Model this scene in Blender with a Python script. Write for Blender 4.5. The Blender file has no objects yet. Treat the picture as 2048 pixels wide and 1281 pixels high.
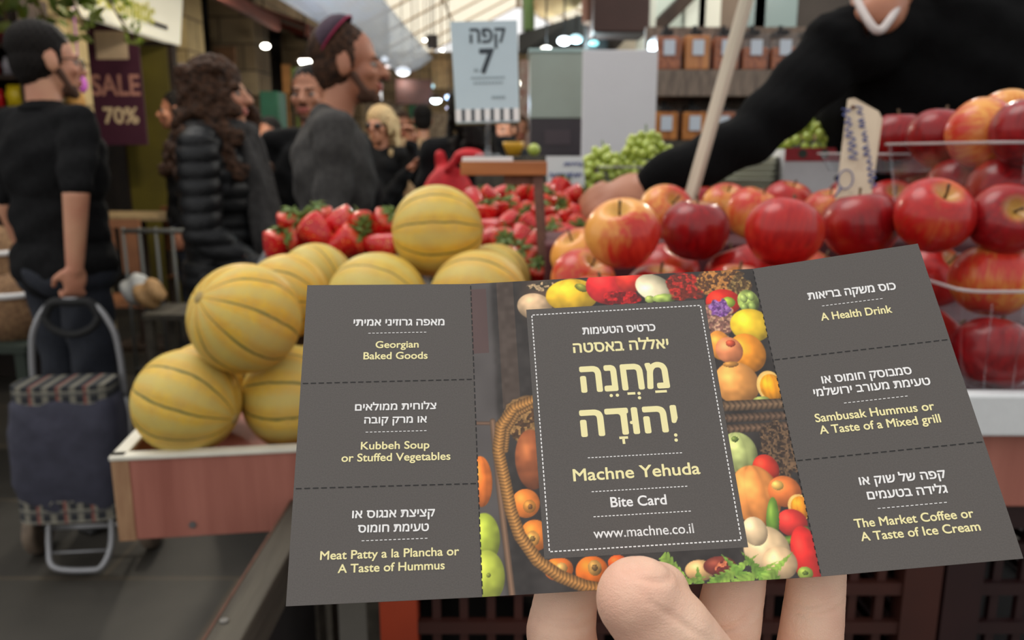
import bpy, bmesh, math, random
import numpy as np
from mathutils import Vector, Matrix, Euler
random.seed(7)
SC = bpy.context.scene
COL = SC.collection
PI = math.pi
rad = math.radians

# ---------------------------------------------------------------- camera
FPX, PITCH, EYE = 1600.0, rad(12.0), 1.38          # focal length in 2048-wide pixels, tilt down, eye height
cam_d = bpy.data.cameras.new('camera')
cam_d.sensor_width = 36.0
cam_d.lens = 36.0 * FPX / 2048.0
cam_d.clip_start = 0.02
cam_d.clip_end = 200
cam_d.dof.use_dof = True
cam_d.dof.focus_distance = 0.225
cam_d.dof.aperture_fstop = 17.5
cam = bpy.data.objects.new('camera', cam_d)
cam.location = (0, 0, EYE)
cam.rotation_euler = (PI / 2 - PITCH, 0, 0)
COL.objects.link(cam)
SC.camera = cam
# ---------------------------------------------------------------- light
SC.view_settings.view_transform = 'Standard'
SC.view_settings.look = 'None'
SC.view_settings.gamma = 1.0
SC.view_settings.use_curve_mapping = False
SC.view_settings.exposure = 0.2
SC.cycles.use_denoising = True
SC.cycles.max_bounces = 6
SC.cycles.diffuse_bounces = 3
SC.cycles.glossy_bounces = 3
SC.cycles.transparent_max_bounces = 12
SC.cycles.caustics_reflective = False
SC.cycles.caustics_refractive = False
SC.cycles.sample_clamp_indirect = 4.0
w = bpy.data.worlds.new('sky')
SC.world = w
w.use_nodes = True
nt = w.node_tree
bg = nt.nodes['Background']
tc = nt.nodes.new('ShaderNodeTexCoord')
sx = nt.nodes.new('ShaderNodeSeparateXYZ')
rp = nt.nodes.new('ShaderNodeValToRGB')
nt.links.new(tc.outputs['Generated'], sx.inputs[0])
nt.links.new(sx.outputs['Z'], rp.inputs[0])
nt.links.new(rp.outputs[0], bg.inputs[0])
rp.color_ramp.elements[0].position = 0.0
rp.color_ramp.elements[0].color = (0.18, 0.17, 0.16, 1)
rp.color_ramp.elements[1].position = 0.8
rp.color_ramp.elements[1].color = (0.98, 0.98, 0.98, 1)
e_ = rp.color_ramp.elements.new(0.04)
e_.color = (1.30, 1.28, 1.25, 1)
bg.inputs[1].default_value = 0.78
sun_d = bpy.data.lights.new('sun', 'SUN')
sun_d.energy = 1.2
sun_d.angle = rad(35)
sun_d.color = (1.0, 0.97, 0.92)
sun = bpy.data.objects.new('sun', sun_d)
sun.location = (-2, -1, 8)
sun.rotation_euler = (rad(-14), rad(-22), 0)
COL.objects.link(sun)

# ---------------------------------------------------------------- helpers
FW = Vector((0, math.cos(PITCH), -math.sin(PITCH)))
UP = Vector((0, math.sin(PITCH), math.cos(PITCH)))
def at(px, py, d):
    """world point seen at pixel (px, py) of the 2048x1281 frame, d metres along the view axis"""
    return Vector((0, 0, EYE)) + d * (FW + (px - 1024) / FPX * Vector((1, 0, 0)) + (640 - py) / FPX * UP)

def tag(o, label=None, cat=None, group=None, kind=None):
    if label: o['label'] = label
    if cat: o['category'] = cat
    if group: o['group'] = group
    if kind: o['kind'] = kind
    return o
def empty(name, loc=(0, 0, 0), rz=0.0, label=None, cat=None, group=None):
    o = bpy.data.objects.new(name, None)
    o.empty_display_size = 0.02
    o.location = loc
    o.rotation_euler = (0, 0, rz)
    COL.objects.link(o)
    return tag(o, label, cat, group)
def link(name, me, m=None, parent=None, loc=None, rot=None):
    o = bpy.data.objects.new(name, me)
    if m is not None and not me.materials: me.materials.append(m)
    if parent is not None: o.parent = parent
    if loc is not None: o.location = loc
    if rot is not None: o.rotation_euler = rot
    COL.objects.link(o)
    return o
def obj(name, bm, m=None, parent=None, smooth=False, loc=None, rot=None):
    me = bpy.data.meshes.new(name)
    bm.normal_update()
    bm.to_mesh(me); bm.free()
    if smooth: me.polygons.foreach_set('use_smooth', [True] * len(me.polygons))
    return link(name, me, m, parent, loc, rot)
def copy_tree(o, parent=None):
    c = o.copy(); COL.objects.link(c)
    if parent is not None: c.parent = parent
    for ch in list(o.children): copy_tree(ch, c)
    return c
NB = bmesh.new
def box(bm, c, s, rot=None, bev=0.0):
    M = Matrix.Translation(Vector(c))
    if rot is not None: M = M @ Euler(rot).to_matrix().to_4x4()
    M = M @ Matrix.Diagonal((s[0], s[1], s[2], 1))
    r = bmesh.ops.create_cube(bm, size=1, matrix=M)
    if bev > 0:
        es = set()
        for v in r['verts']: es.update(v.link_edges)
        bmesh.ops.bevel(bm, geom=list(es), offset=bev, segments=2, affect='EDGES', profile=0.5)
    return bm
def ball(bm, c, r, rot=None, sub=2):
    if not hasattr(r, '__len__'): r = (r, r, r)
    M = Matrix.Translation(Vector(c))
    if rot is not None: M = M @ (rot.to_4x4() if isinstance(rot, Matrix) else Euler(rot).to_matrix().to_4x4())
    M = M @ Matrix.Diagonal((r[0], r[1], r[2], 1))
    bmesh.ops.create_icosphere(bm, subdivisions=sub, radius=1, matrix=M)
    return bm
def cone(bm, a, b, r0, r1=None, n=12, caps=True):
    a, b = Vector(a), Vector(b)
    if r1 is None: r1 = r0
    d = b - a
    L = d.length
    if L < 1e-7: return bm
    M = Matrix.Translation((a + b) / 2) @ d.to_track_quat('Z', 'Y').to_matrix().to_4x4()
    bmesh.ops.create_cone(bm, cap_ends=caps, cap_tris=False, segments=n, radius1=r0, radius2=r1, depth=L, matrix=M)
    return bm
def cap(bm, a, b, r0, r1=None, sub=2):
    if r1 is None: r1 = r0
    cone(bm, a, b, r0, r1, 16); ball(bm, a, r0, None, sub); ball(bm, b, r1, None, sub)
    return bm
def tube(bm, pts, r, n=8, closed=False):
    """one swept tube along a polyline; r may be a list"""
    pts = [Vector(p) for p in pts]
    N = len(pts)
    rs = r if hasattr(r, '__len__') else [r] * N
    rings = []
    prev = None
    for i, p in enumerate(pts):
        if closed: t = pts[(i + 1) % N] - pts[i - 1]
        else: t = pts[min(i + 1, N - 1)] - pts[max(i - 1, 0)]
        t.normalize()
        if prev is None:
            u = t.orthogonal().normalized()
        else:
            u = (prev - t * prev.dot(t))
            u = u.normalized() if u.length > 1e-6 else t.orthogonal().normalized()
        prev = u
        v = t.cross(u)
        rings.append([bm.verts.new(p + rs[i] * (math.cos(2 * PI * k / n) * u + math.sin(2 * PI * k / n) * v)) for k in range(n)])
    M = N if closed else N - 1
    for i in range(M):
        A, B = rings[i], rings[(i + 1) % N]
        for k in range(n):
            bm.faces.new((A[k], A[(k + 1) % n], B[(k + 1) % n], B[k]))
    if not closed:
        bm.faces.new(list(reversed(rings[0]))); bm.faces.new(rings[-1])
    return bm
def arc(pts, n=24):
    """Catmull-Rom through points"""
    P = [Vector(p) for p in pts]
    P = [2 * P[0] - P[1]] + P + [2 * P[-1] - P[-2]]
    out = []
    segs = len(P) - 3
    for i in range(segs):
        a, b, c, d = P[i:i + 4]
        for k in range(n):
            t = k / n
            out.append(0.5 * ((2 * b) + (c - a) * t + (2 * a - 5 * b + 4 * c - d) * t * t + (3 * b - a - 3 * c + d) * t ** 3))
    out.append(P[-2])
    return out
def lathe(bm, prof, n=32, c=(0, 0, 0), cap_ends=True):
    c = Vector(c)
    rings = []
    for r, z in prof:
        if r < 1e-6: rings.append([bm.verts.new(c + Vector((0, 0, z)))])
        else: rings.append([bm.verts.new(c + Vector((r * math.cos(2 * PI * k / n), r * math.sin(2 * PI * k / n), z))) for k in range(n)])
    for A, B in zip(rings, rings[1:]):
        for k in range(n):
            k2 = (k + 1) % n
            f = []
            for v in ((A[k % len(A)], A[k2 % len(A)], B[k2 % len(B)], B[k % len(B)])):
                if v not in f: f.append(v)
            if len(f) >= 3: bm.faces.new(f)
    return bm
def quad(bm, a, b, c, d, th=0.0):
    """flat four-cornered sheet, th thick"""
    P = [Vector(p) for p in (a, b, c, d)]
    if th <= 0:
        bm.faces.new([bm.verts.new(p) for p in P]); return bm
    n = (P[1] - P[0]).cross(P[3] - P[0]).normalized() * th
    A = [bm.verts.new(p) for p in P]; B = [bm.verts.new(p - n) for p in P]
    bm.faces.new(A); bm.faces.new(list(reversed(B)))
    for i in range(4): bm.faces.new((A[i], B[i], B[(i + 1) % 4], A[(i + 1) % 4]))
    return bm
def melt(bm, voxel, smooth=4, fac=0.5):
    """fuse overlapping closed shapes into one continuous skin"""
    me = bpy.data.meshes.new('tmp'); bm.to_mesh(me); bm.free()
    o = bpy.data.objects.new('tmp', me); COL.objects.link(o)
    r = o.modifiers.new('r', 'REMESH'); r.mode = 'VOXEL'; r.voxel_size = voxel; r.use_smooth_shade = True
    if smooth:
        s = o.modifiers.new('s', 'SMOOTH'); s.factor = fac; s.iterations = smooth
    dg = bpy.context.evaluated_depsgraph_get()
    out = bpy.data.meshes.new_from_object(o.evaluated_get(dg))
    bpy.data.objects.remove(o); bpy.data.meshes.remove(me)
    out.polygons.foreach_set('use_smooth', [True] * len(out.polygons))
    return out
def displace(me, fn):
    n = len(me.vertices)
    co = np.empty(n * 3); me.vertices.foreach_get('co', co); co = co.reshape(-1, 3)
    no = np.empty(n * 3); me.vertices.foreach_get('normal', no); no = no.reshape(-1, 3)
    co = co + no * fn(co)[:, None]
    me.vertices.foreach_set('co', co.ravel()); me.update()
    return me

def srgb(r, g, b):
    f = lambda c: ((c / 255 + 0.055) / 1.055) ** 2.4 if c > 10 else c / 255 / 12.92
    return (f(r), f(g), f(b), 1)
MATS = {}
def mat(name, col, rough=0.6, var=0.0, scale=20.0, bump=0.0, bscale=None, metal=0.0, col2=None, coat=0.0, sss=0.0, stretch=(1, 1, 1), spec=0.5, trans=0.0, emit=0.0, detail=4, sheen=0.0):
    """procedural surface: two-tone noise colour + noise bump"""
    if name in MATS: return MATS[name]
    m = bpy.data.materials.new(name); m.use_nodes = True
    t = m.node_tree; b = t.nodes['Principled BSDF']
    b.inputs['Roughness'].default_value = rough
    b.inputs['Metallic'].default_value = metal
    b.inputs['Specular IOR Level'].default_value = spec
    if coat: b.inputs['Coat Weight'].default_value = coat; b.inputs['Coat Roughness'].default_value = 0.15
    if sheen: b.inputs['Sheen Weight'].default_value = sheen
    if sss:
        b.inputs['Subsurface Weight'].default_value = sss
        b.inputs['Subsurface Radius'].default_value = (0.01, 0.004, 0.002)
        b.inputs['Subsurface Scale'].default_value = 1.0
    if trans: b.inputs['Transmission Weight'].default_value = trans
    if emit:
        b.inputs['Emission Color'].default_value = col; b.inputs['Emission Strength'].default_value = emit
    if col2 is None: col2 = tuple(c * (1 - var) for c in col[:3]) + (1,)
    tc = t.nodes.new('ShaderNodeTexCoord'); mp = t.nodes.new('ShaderNodeMapping'); mp.inputs['Scale'].default_value = stretch
    t.links.new(tc.outputs['Object'], mp.inputs[0])
    nz = t.nodes.new('ShaderNodeTexNoise'); nz.inputs['Scale'].default_value = scale; nz.inputs['Detail'].default_value = detail
    t.links.new(mp.outputs[0], nz.inputs['Vector'])
    r = t.nodes.new('ShaderNodeValToRGB'); r.color_ramp.elements[0].position = 0.35; r.color_ramp.elements[1].position = 0.68
    r.color_ramp.elements[0].color = col; r.color_ramp.elements[1].color = col2
    t.links.new(nz.outputs['Fac'], r.inputs[0]); t.links.new(r.outputs[0], b.inputs['Base Color'])
    if bump:
        n2 = t.nodes.new('ShaderNodeTexNoise'); n2.inputs['Scale'].default_value = bscale or scale * 3; n2.inputs['Detail'].default_value = 3
        t.links.new(mp.outputs[0], n2.inputs['Vector'])
        bp = t.nodes.new('ShaderNodeBump'); bp.inputs['Strength'].default_value = bump; bp.inputs['Distance'].default_value = 0.01
        t.links.new(n2.outputs['Fac'], bp.inputs['Height']); t.links.new(bp.outputs[0], b.inputs['Normal'])
    MATS[name] = m
    return m
def nodes(name):
    m = bpy.data.materials.new(name); m.use_nodes = True
    t = m.node_tree
    def N(kind, **kw):
        n = t.nodes.new(kind)
        for k, v in kw.items():
            if hasattr(n, k): setattr(n, k, v)
            else: n.inputs[k].default_value = v
        return n
    L = t.links.new
    def MATH(op, a, b=None):
        n = t.nodes.new('ShaderNodeMath'); n.operation = op
        for i, x in enumerate((a, b)):
            if x is None: continue
            if isinstance(x, (int, float)): n.inputs[i].default_value = x
            else: L(x, n.inputs[i])
        return n.outputs[0]
    def RAMP(x, *stops):
        n = t.nodes.new('ShaderNodeValToRGB')
        els = n.color_ramp.elements
        while len(els) < len(stops): els.new(0.5)
        for e, (p, c) in zip(els, stops):
            e.position = p; e.color = c if hasattr(c, '__len__') else (c, c, c, 1)
        L(x, n.inputs[0]); return n.outputs[0]
    def MIX(f, a, b):
        n = t.nodes.new('ShaderNodeMix'); n.data_type = 'RGBA'
        if isinstance(f, (int, float)): n.inputs[0].default_value = f
        else: L(f, n.inputs[0])
        for i, x in ((6, a), (7, b)):
            if hasattr(x, '__len__'): n.inputs[i].default_value = x
            else: L(x, n.inputs[i])
        return n.outputs[2]
    MATS[name] = m
    return m, t, t.nodes['Principled BSDF'], N, L, MATH, RAMP, MIX
def text_mesh(name, body, width, height, m, parent=None, bold=0.0, depth=0.0, rtl=False, lift=0.0, spacing=1.0):
    """one line of lettering, baseline centred on the origin, scaled to width x cap height; lies in local XY"""
    cu = bpy.data.curves.new('tmp', 'FONT')
    cu.body = body[::-1] if rtl else body
    cu.size = 1.0; cu.space_character = spacing; cu.resolution_u = 6
    o = bpy.data.objects.new('tmp', cu); COL.objects.link(o)
    raw = cu.body; dal = []
    for i, ch_ in enumerate(raw):
        if ch_ == 'ד':                                 # the glyph's crossing outlines do not fill: drawn as resh + squared corner
            cu.body = raw[:i].replace('ד', 'ר') + 'ר'; bpy.context.view_layer.update()
            tm = bpy.data.meshes.new_from_object(o.evaluated_get(bpy.context.evaluated_depsgraph_get()))
            dal.append(max(v.co.x for v in tm.vertices)); bpy.data.meshes.remove(tm)
    cu.body = raw.replace('ד', 'ר'); bpy.context.view_layer.update()
    me = bpy.data.meshes.new_from_object(o.evaluated_get(bpy.context.evaluated_depsgraph_get()))
    if dal:
        bm = NB(); bm.from_mesh(me)
        for x in dal:
            for xa, xb, ya, yb, zz in ((x - .2, x + .04, .509, .592, .0006), (x - .09, x, .0, .592, .0012)):
                bm.faces.new([bm.verts.new(q) for q in ((xa, ya, zz), (xb, ya, zz), (xb, yb, zz), (xa, yb, zz))])
        bm.to_mesh(me); bm.free()
    bpy.data.objects.remove(o); bpy.data.curves.remove(cu)
    co = np.empty(len(me.vertices) * 3); me.vertices.foreach_get('co', co); co = co.reshape(-1, 3)
    x0, x1 = co[:, 0].min(), co[:, 0].max()
    ch = 0.592 if rtl else 0.70
    co[:, 0] = (co[:, 0] - (x0 + x1) / 2) * width / (x1 - x0)
    co[:, 1] = co[:, 1] * height / ch
    co[:, 2] = lift + co[:, 2] * height / ch
    me.vertices.foreach_set('co', co.ravel()); me.update()
    me.materials.clear()
    if bold:                                          # heavier strokes: the outline repeated round a small circle
        bm = NB()
        k = bold * height / ch
        for i in range(9):
            off = Vector((0, 0, 0)) if i == 8 else Vector((math.cos(i * PI / 4), math.sin(i * PI / 4), i * 0.002)) * k
            n0 = len(bm.verts); bm.from_mesh(me); bm.verts.ensure_lookup_table()
            for v in bm.verts[n0:]: v.co += off
        bm.to_mesh(me); bm.free()
    return link(name, me, m, parent)
# ================================================================ the folded card held in the foreground
CARD = [Vector(p) for p in [[-0.06299, 0.2431, 1.33931], [-0.01307, 0.24823, 1.33882], [0.07611, 0.25075, 1.34327], [0.12412, 0.2442, 1.35202], [-0.05767, 0.18435, 1.26612], [-0.00775, 0.18949, 1.26563], [0.08143, 0.19201, 1.27008], [0.12944, 0.18546, 1.27883]]]
def card_paper():
    m, t, b, N, L, MATH, RAMP, MIX = nodes('charcoal_printed_card')
    tc = N('ShaderNodeTexCoord')
    nz = N('ShaderNodeTexNoise', Scale=2600.0, Detail=2.0); L(tc.outputs['Object'], nz.inputs['Vector'])
    L(RAMP(nz.outputs['Fac'], (0.3, srgb(79, 74, 70)), (0.7, srgb(88, 82, 78))), b.inputs['Base Color'])
    b.inputs['Roughness'].default_value = 0.42
    b.inputs['Specular IOR Level'].default_value = 0.5
    bp = N('ShaderNodeBump', Strength=0.12, Distance=0.0004); L(nz.outputs['Fac'], bp.inputs['Height']); L(bp.outputs[0], b.inputs['Normal'])
    return m
M_CARD = card_paper()
M_INKW = mat('white_print', srgb(238, 236, 234), 0.5)
M_INKY = mat('cream_print', srgb(243, 232, 172), 0.5)
M_PERF = mat('perforation_black', srgb(22, 20, 20), 0.7)
card = empty('printed_card', (0.03419, 0.191, 1.268), 0, 'dark grey folded card of perforated coupons held up in the foreground hand', 'card')
def panel_frame(o, a, b):
    ux = (a - o).normalized(); n = ux.cross(b - o).normalized(); uy = n.cross(ux)
    M = Matrix((ux, uy, n)).transposed().to_4x4(); M.translation = o
    return M, (a - o).length, (b - o).length
PAN = {'L': panel_frame(CARD[4], CARD[5], CARD[0]), 'C': panel_frame(CARD[5], CARD[6], CARD[1]), 'R': panel_frame(CARD[6], CARD[7], CARD[2])}
INV = Matrix.Translation(-Vector(card.location))
PO = {}
for k, nm in (('L', 'left_panel'), ('C', 'centre_panel'), ('R', 'right_panel')):
    M, W, Hh = PAN[k]
    bm = NB()
    box(bm, (W / 2, Hh / 2, -0.00016), (W, Hh, 0.0003))
    o = obj('panel', bm, M_CARD, card)
    o.matrix_local = INV @ M
    PO[k] = o
tag(PO['L'], 'left panel with three food coupons'); tag(PO['C'], 'centre panel with a produce photograph and the title'); tag(PO['R'], 'right panel with three food coupons')
CTEXT = [
('L', 'מאפה גרוזיני אמיתי', 28.13, 79.7, 27.22, 2.04, -0.4, 'W'), ('L', 'Georgian', 27.57, 72.26, 12.68, 2.24, -0.1, 'Y'),
('L', 'Baked Goods', 27.14, 68.58, 18.8, 2.29, -0.4, 'Y'), ('L', 'צלוחית ממולאים', 27.35, 52.57, 23.11, 1.84, -0.1, 'W'),
('L', 'או מרק קובה', 27.32, 48.56, 17.59, 1.81, -0.4, 'W'), ('L', 'Kubbeh Soup', 27.27, 40.86, 19.03, 2.2, -0.6, 'Y'),
('L', 'or Stuffed Vegetables', 27.59, 37.42, 30.12, 2.24, -0.6, 'Y'), ('L', 'קציצת אנגוס או', 27.03, 21.7, 22.1, 1.9, -0.8, 'W'),
('L', 'טעימת חומוס', 27.01, 17.83, 18.76, 1.87, -0.8, 'W'), ('L', 'Meat Patty a la Plancha or', 26.21, 11.09, 36.35, 2.21, -0.4, 'Y'),
('L', 'A Taste of Hummus', 26.61, 7.59, 27.76, 2.17, -0.4, 'Y'), ('C', 'כרטיס הטעימות', 44.63, 74.26, 22.13, 2.19, -0.2, 'W'),
('C', 'יאללה באסטה', 44.56, 68.28, 28.67, 2.97, -0.3, 'Y'), ('C', 'מחנה', 44.39, 55.72, 25.41, 7.6, 0, 'B'), ('C', 'יהודה', 44.12, 42.22, 27.49, 7.4, 0, 'B'),
('C', 'Machne Yehuda', 44.37, 29.28, 35.44, 3.41, 0.0, 'Y'), ('C', 'Bite Card', 43.87, 21.41, 15.3, 2.75, -0.3, 'W'), ('C', 'www.machne.co.il', 44.2, 13.26, 27.1, 2.66, -0.3, 'w'),
('R', 'כוס משקה בריאות', 26.7, 80.06, 25.15, 2.25, -1.6, 'W'), ('R', 'A Health Drink', 26.29, 72.63, 20.03, 2.51, -1.6, 'Y'),
('R', 'סמבוסק חומוס או', 24.35, 52.85, 24.41, 2.11, -1.2, 'W'), ('R', 'טעימת מעורב ירושלמי', 24.81, 49.1, 31.42, 2.08, -1.4, 'W'),
('R', 'Sambusak Hummus or', 23.7, 41.55, 31.75, 2.46, -0.9, 'Y'), ('R', 'A Taste of a Mixed grill', 24.2, 37.88, 31.92, 2.43, -1.1, 'Y'),
('R', 'קפה של שוק או', 26.2, 22.53, 21.86, 2.01, -1.2, 'W'), ('R', 'גלידה בטעמים', 26.39, 18.49, 20.05, 1.98, -1.0, 'W'),
('R', 'The Market Coffee or', 26.15, 11.42, 29.59, 2.31, -0.5, 'Y'), ('R', 'A Taste of Ice Cream', 26.81, 7.92, 29.41, 2.28, -0.3, 'Y')]
for p, body, u, v, wd, hh, ang, c in CTEXT:
    rtl = ord(body[0]) > 0x500
    bold = {'B': 0.03, 'w': 0.008}.get(c, 0.024 if rtl else 0.018)
    o = text_mesh('printed_text', body, wd / 1000, hh / 1000, M_INKW if c in 'Ww' else M_INKY, PO[p], bold=bold, rtl=rtl, lift=0.00009)
    o.location = (u / 1000, v / 1000, 0)
    o.rotation_euler = (0, 0, rad(ang))
def flat_rects(rs, z):
    bm = NB()
    for (cx, cy, w_, h_, a) in rs:
        ca, sa = math.cos(a), math.sin(a)
        bm.faces.new([bm.verts.new(((cx + x * ca - y * sa) / 1000, (cy + x * sa + y * ca) / 1000, z)) for x, y in ((-w_ / 2, -h_ / 2), (w_ / 2, -h_ / 2), (w_ / 2, h_ / 2), (-w_ / 2, h_ / 2))])
    return bm
def dash_line(a, b, n, th, duty):
    a, b = Vector(a), Vector(b); d = b - a; L_ = d.length
    ang = math.atan2(d.y, d.x)
    return [tuple(a + d * ((i + 0.5) / n)) + (L_ / n * duty, th, ang) for i in range(n)]
for p, x0, y0, x1, y1 in [('L', 18.7, 77.2, 36.5, 77.3), ('L', 18.7, 46.0, 36.3, 46.0), ('L', 18.4, 15.7, 36.3, 15.7), ('C', 31.0, 35.7, 58.1, 35.6), ('C', 31.1, 26.0, 58.1, 26.0), ('C', 30.9, 19.1, 58.0, 19.1), ('R', 17.2, 77.7, 35.0, 77.3), ('R', 16.3, 46.4, 33.9, 46.2), ('R', 17.9, 16.0, 35.7, 15.8)]:
    obj('dashed_rule', flat_rects(dash_line((x0, y0), (x1, y1), 15 if p != 'C' else 26, 0.2 if p != 'C' else 0.24, 0.6), 0.00009), M_INKW, PO[p])
for p, x0, y0, x1, y1 in [('L', 0.2, 61.3, 49.9, 61.6), ('L', 0.2, 30.4, 50.0, 30.2), ('R', 0.1, 62.4, 48.9, 61.5), ('R', 0.1, 31.4, 49.1, 30.8)]:
    obj('perforation', flat_rects(dash_line((x0, y0), (x1, y1), 22, 0.3, 0.68), 0.00008), M_PERF, PO[p])
obj('perforation', flat_rects(dash_line((0.05, 0.3), (0.05, 93.7), 46, 0.28, 0.68), 0.00010), M_PERF, PO['C'])
obj('perforation', flat_rects(dash_line((89.28, 0.3), (89.28, 93.7), 46, 0.28, 0.5), 0.00010), M_PERF, PO['C'])
# title block on the centre panel: charcoal field, dashed border, vowel points
tb = NB(); tb.faces.new([tb.verts.new((x / 1000, y / 1000, 0.00006)) for x, y in ((16.9, 8.7), (71.6, 8.6), (72.2, 83.9), (16.9, 83.8))])
obj('title_field', tb, M_CARD, PO['C'])
bd = [(18.5, 81.8), (70.7, 82.0), (70.1, 10.6), (18.4, 10.5)]
rs = []
for i, n in ((0, 44), (1, 60), (2, 44), (3, 60)): rs += dash_line(bd[i], bd[(i + 1) % 4], n, 0.32, 0.62)
obj('dashed_border', flat_rects(rs, 0.00009), M_INKW, PO['C'])
nq = NB()
def dot(x, y, r): nq.faces.new([nq.verts.new(((x + r * math.cos(a)) / 1000, (y + r * math.sin(a)) / 1000, 0.00009)) for a in [2 * PI * k / 14 for k in range(14)]])
for x, y in ((39.9, 54.0), (41.7, 54.0), (48.1, 54.2), (48.05, 52.8), (44.8, 45.4), (56.9, 40.9), (56.8, 39.4)): dot(x, y, 0.5)
for x, y, w_, h_ in ((45.85, 54.3, 2.3, 0.75), (54.6, 54.4, 3.4, 0.75), (42.0, 41.0, 2.5, 0.75), (41.9, 40.0, 0.75, 1.7)):
    nq.faces.new([nq.verts.new((a / 1000, b / 1000, 0.00009)) for a, b in ((x - w_ / 2, y - h_ / 2), (x + w_ / 2, y - h_ / 2), (x + w_ / 2, y + h_ / 2), (x - w_ / 2, y + h_ / 2))])
obj('vowel_points', nq, M_INKY, PO['C'])
# the produce photograph printed on the centre panel: one flat printed sheet, colours laid down item by item
def produce_print():
    M, W, Hh = PAN['C']
    NX, NY = 380, 400
    X, Y = np.meshgrid((np.arange(NX) + 0.5) / NX * W * 1000, (np.arange(NY) + 0.5) / NY * Hh * 1000)
    rng = np.random.default_rng(3)
    def noise(s, seed):
        r = np.random.default_rng(seed); gx, gy = int(W * 1000 / s) + 3, int(Hh * 1000 / s) + 3
        g = r.random((gy, gx)); fx, fy = X / s, Y / s
        ix, iy = fx.astype(int), fy.astype(int); tx, ty = fx - ix, fy - iy
        tx = tx * tx * (3 - 2 * tx); ty = ty * ty * (3 - 2 * ty)
        return (g[iy, ix] * (1 - tx) + g[iy, ix + 1] * tx) * (1 - ty) + (g[iy + 1, ix] * (1 - tx) + g[iy + 1, ix + 1] * tx) * ty
    n1, n2, n3 = noise(6, 1), noise(1.6, 2), noise(0.5, 5)
    img = np.zeros((NY, NX, 3))
    def put(mask, c):
        mask = np.clip(mask, 0, 1)[..., None]; img[:] = img * (1 - mask) + np.asarray(c) * mask
    base = np.array([52, 46, 43.]) + (n1[..., None] - 0.5) * 22 + (n2[..., None] - 0.5) * 12
    img[:] = base
    put(1 / (1 + np.exp((X - 6.5) * 3)), np.array([84, 78, 76.]) + (n1[..., None] - .5) * 14)
    put(((X < 5) & (Y > 70) & (Y < 92)) * 0.7, (88, 60, 57))
    put(((X > 8.2) & (X < 13.5) & (Y > 52)) * 0.8, np.array([82, 66, 56.]) + (n2[..., None] - .5) * 20)
    put(np.clip(1.1 - np.hypot((X - 22) / 8, (Y - 88) / 12), 0, 1), (96, 74, 58))
    def ell(cx, cy, rx, ry, c, hi=1.28, lo=0.62, rot=0, n=0, ribs=0, ns=1.0, soft=0.05):
        a = math.radians(rot); dx, dy = X - cx, Y - cy
        u = (dx * math.cos(a) + dy * math.sin(a)) / rx; v = (-dx * math.sin(a) + dy * math.cos(a)) / ry
        r = np.hypot(u, v)
        sh = hi - (hi - lo) * np.clip(np.hypot(u + 0.3, v - 0.35) / 1.35, 0, 1) ** 1.3
        if ribs: sh = sh * (0.90 + 0.13 * np.abs(np.cos(ribs * np.arcsin(np.clip(u / np.sqrt(np.maximum(1 - v * v, 0.05)), -1, 1)))))
        sh = sh + (n2 - 0.5) * 0.16 * ns
        put(np.clip((1 - r) / soft, 0, 1), np.asarray(c, float) * sh[..., None] + np.array([18, 14, 8]) * (np.exp(-((u + .35) ** 2 + (v - .4) ** 2) * 9))[..., None] * 2)
    def poly_line(pts, wd, c, braid=0):
        best = np.full(X.shape, 1e9); al = np.zeros_like(X); acc = 0
        for (x0, y0), (x1, y1) in zip(pts, pts[1:]):
            L_ = math.hypot(x1 - x0, y1 - y0); t = np.clip(((X - x0) * (x1 - x0) + (Y - y0) * (y1 - y0)) / L_ ** 2, 0, 1)
            d = np.hypot(X - x0 - t * (x1 - x0), Y - y0 - t * (y1 - y0)); k = d < best
            best = np.where(k, d, best); al = np.where(k, acc + t * L_, al); acc += L_
        sh = 1.15 - 0.55 * (best / wd)
        if braid: sh = sh * (0.72 + 0.45 * np.abs(np.sin(al * braid + best * 1.2)))
        put(np.clip((wd - best) / 0.25, 0, 1), np.asarray(c, float) * sh[..., None])
    def blotch(cx, cy, rx, ry, cols, s=0.9, k=0.0):
        r = np.hypot((X - cx) / rx, (Y - cy) / ry) + (n2 - .5) * .5
        cells = noise(s, 11); c = np.where((cells > 0.5)[..., None], np.array(cols[0], float), np.array(cols[1], float)) * (0.75 + 0.5 * n3[..., None])
        put(np.clip((1 - r) / 0.12, 0, 1), c)
    def leaf(x0, y0, x1, y1, wd, c):
        L_ = math.hypot(x1 - x0, y1 - y0); ux, uy = (x1 - x0) / L_, (y1 - y0) / L_
        s = ((X - x0) * ux + (Y - y0) * uy) / L_; q = np.abs(-(X - x0) * uy + (Y - y0) * ux)
        lim = wd * (1 - s) * (0.55 + 0.45 * np.abs(np.sin((s * L_ + q * 0.7) * 2.4)))
        put(np.clip((lim - q) / 0.15, 0, 1) * (s > 0) * (s < 1), np.asarray(c, float) * (0.8 + 0.4 * n2[..., None]) * (0.92 + 0.16 * np.abs(np.sin((s * L_ + q * .7) * 2.4)))[..., None])
    PICTURE()(ell, poly_line, blotch, leaf, put, X, Y, n2, n3)
    img[:] = np.clip(img, 0, 255)
    lin = np.where(img / 255 > 0.04045, ((img / 255 + 0.055) / 1.055) ** 2.4, img / 255 / 12.92)
    gx, gy = np.meshgrid(np.linspace(0, W, NX + 1), np.linspace(0, Hh, NY + 1))
    co = np.stack([gx.ravel(), gy.ravel(), np.full(gx.size, 0.00003)], 1)
    idx = np.arange((NX + 1) * (NY + 1)).reshape(NY + 1, NX + 1)
    F = np.stack([idx[:-1, :-1], idx[:-1, 1:], idx[1:, 1:], idx[1:, :-1]], -1).reshape(-1, 4)
    me = bpy.data.meshes.new('printed_photograph')
    me.vertices.add(len(co)); me.vertices.foreach_set('co', co.ravel())
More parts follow.
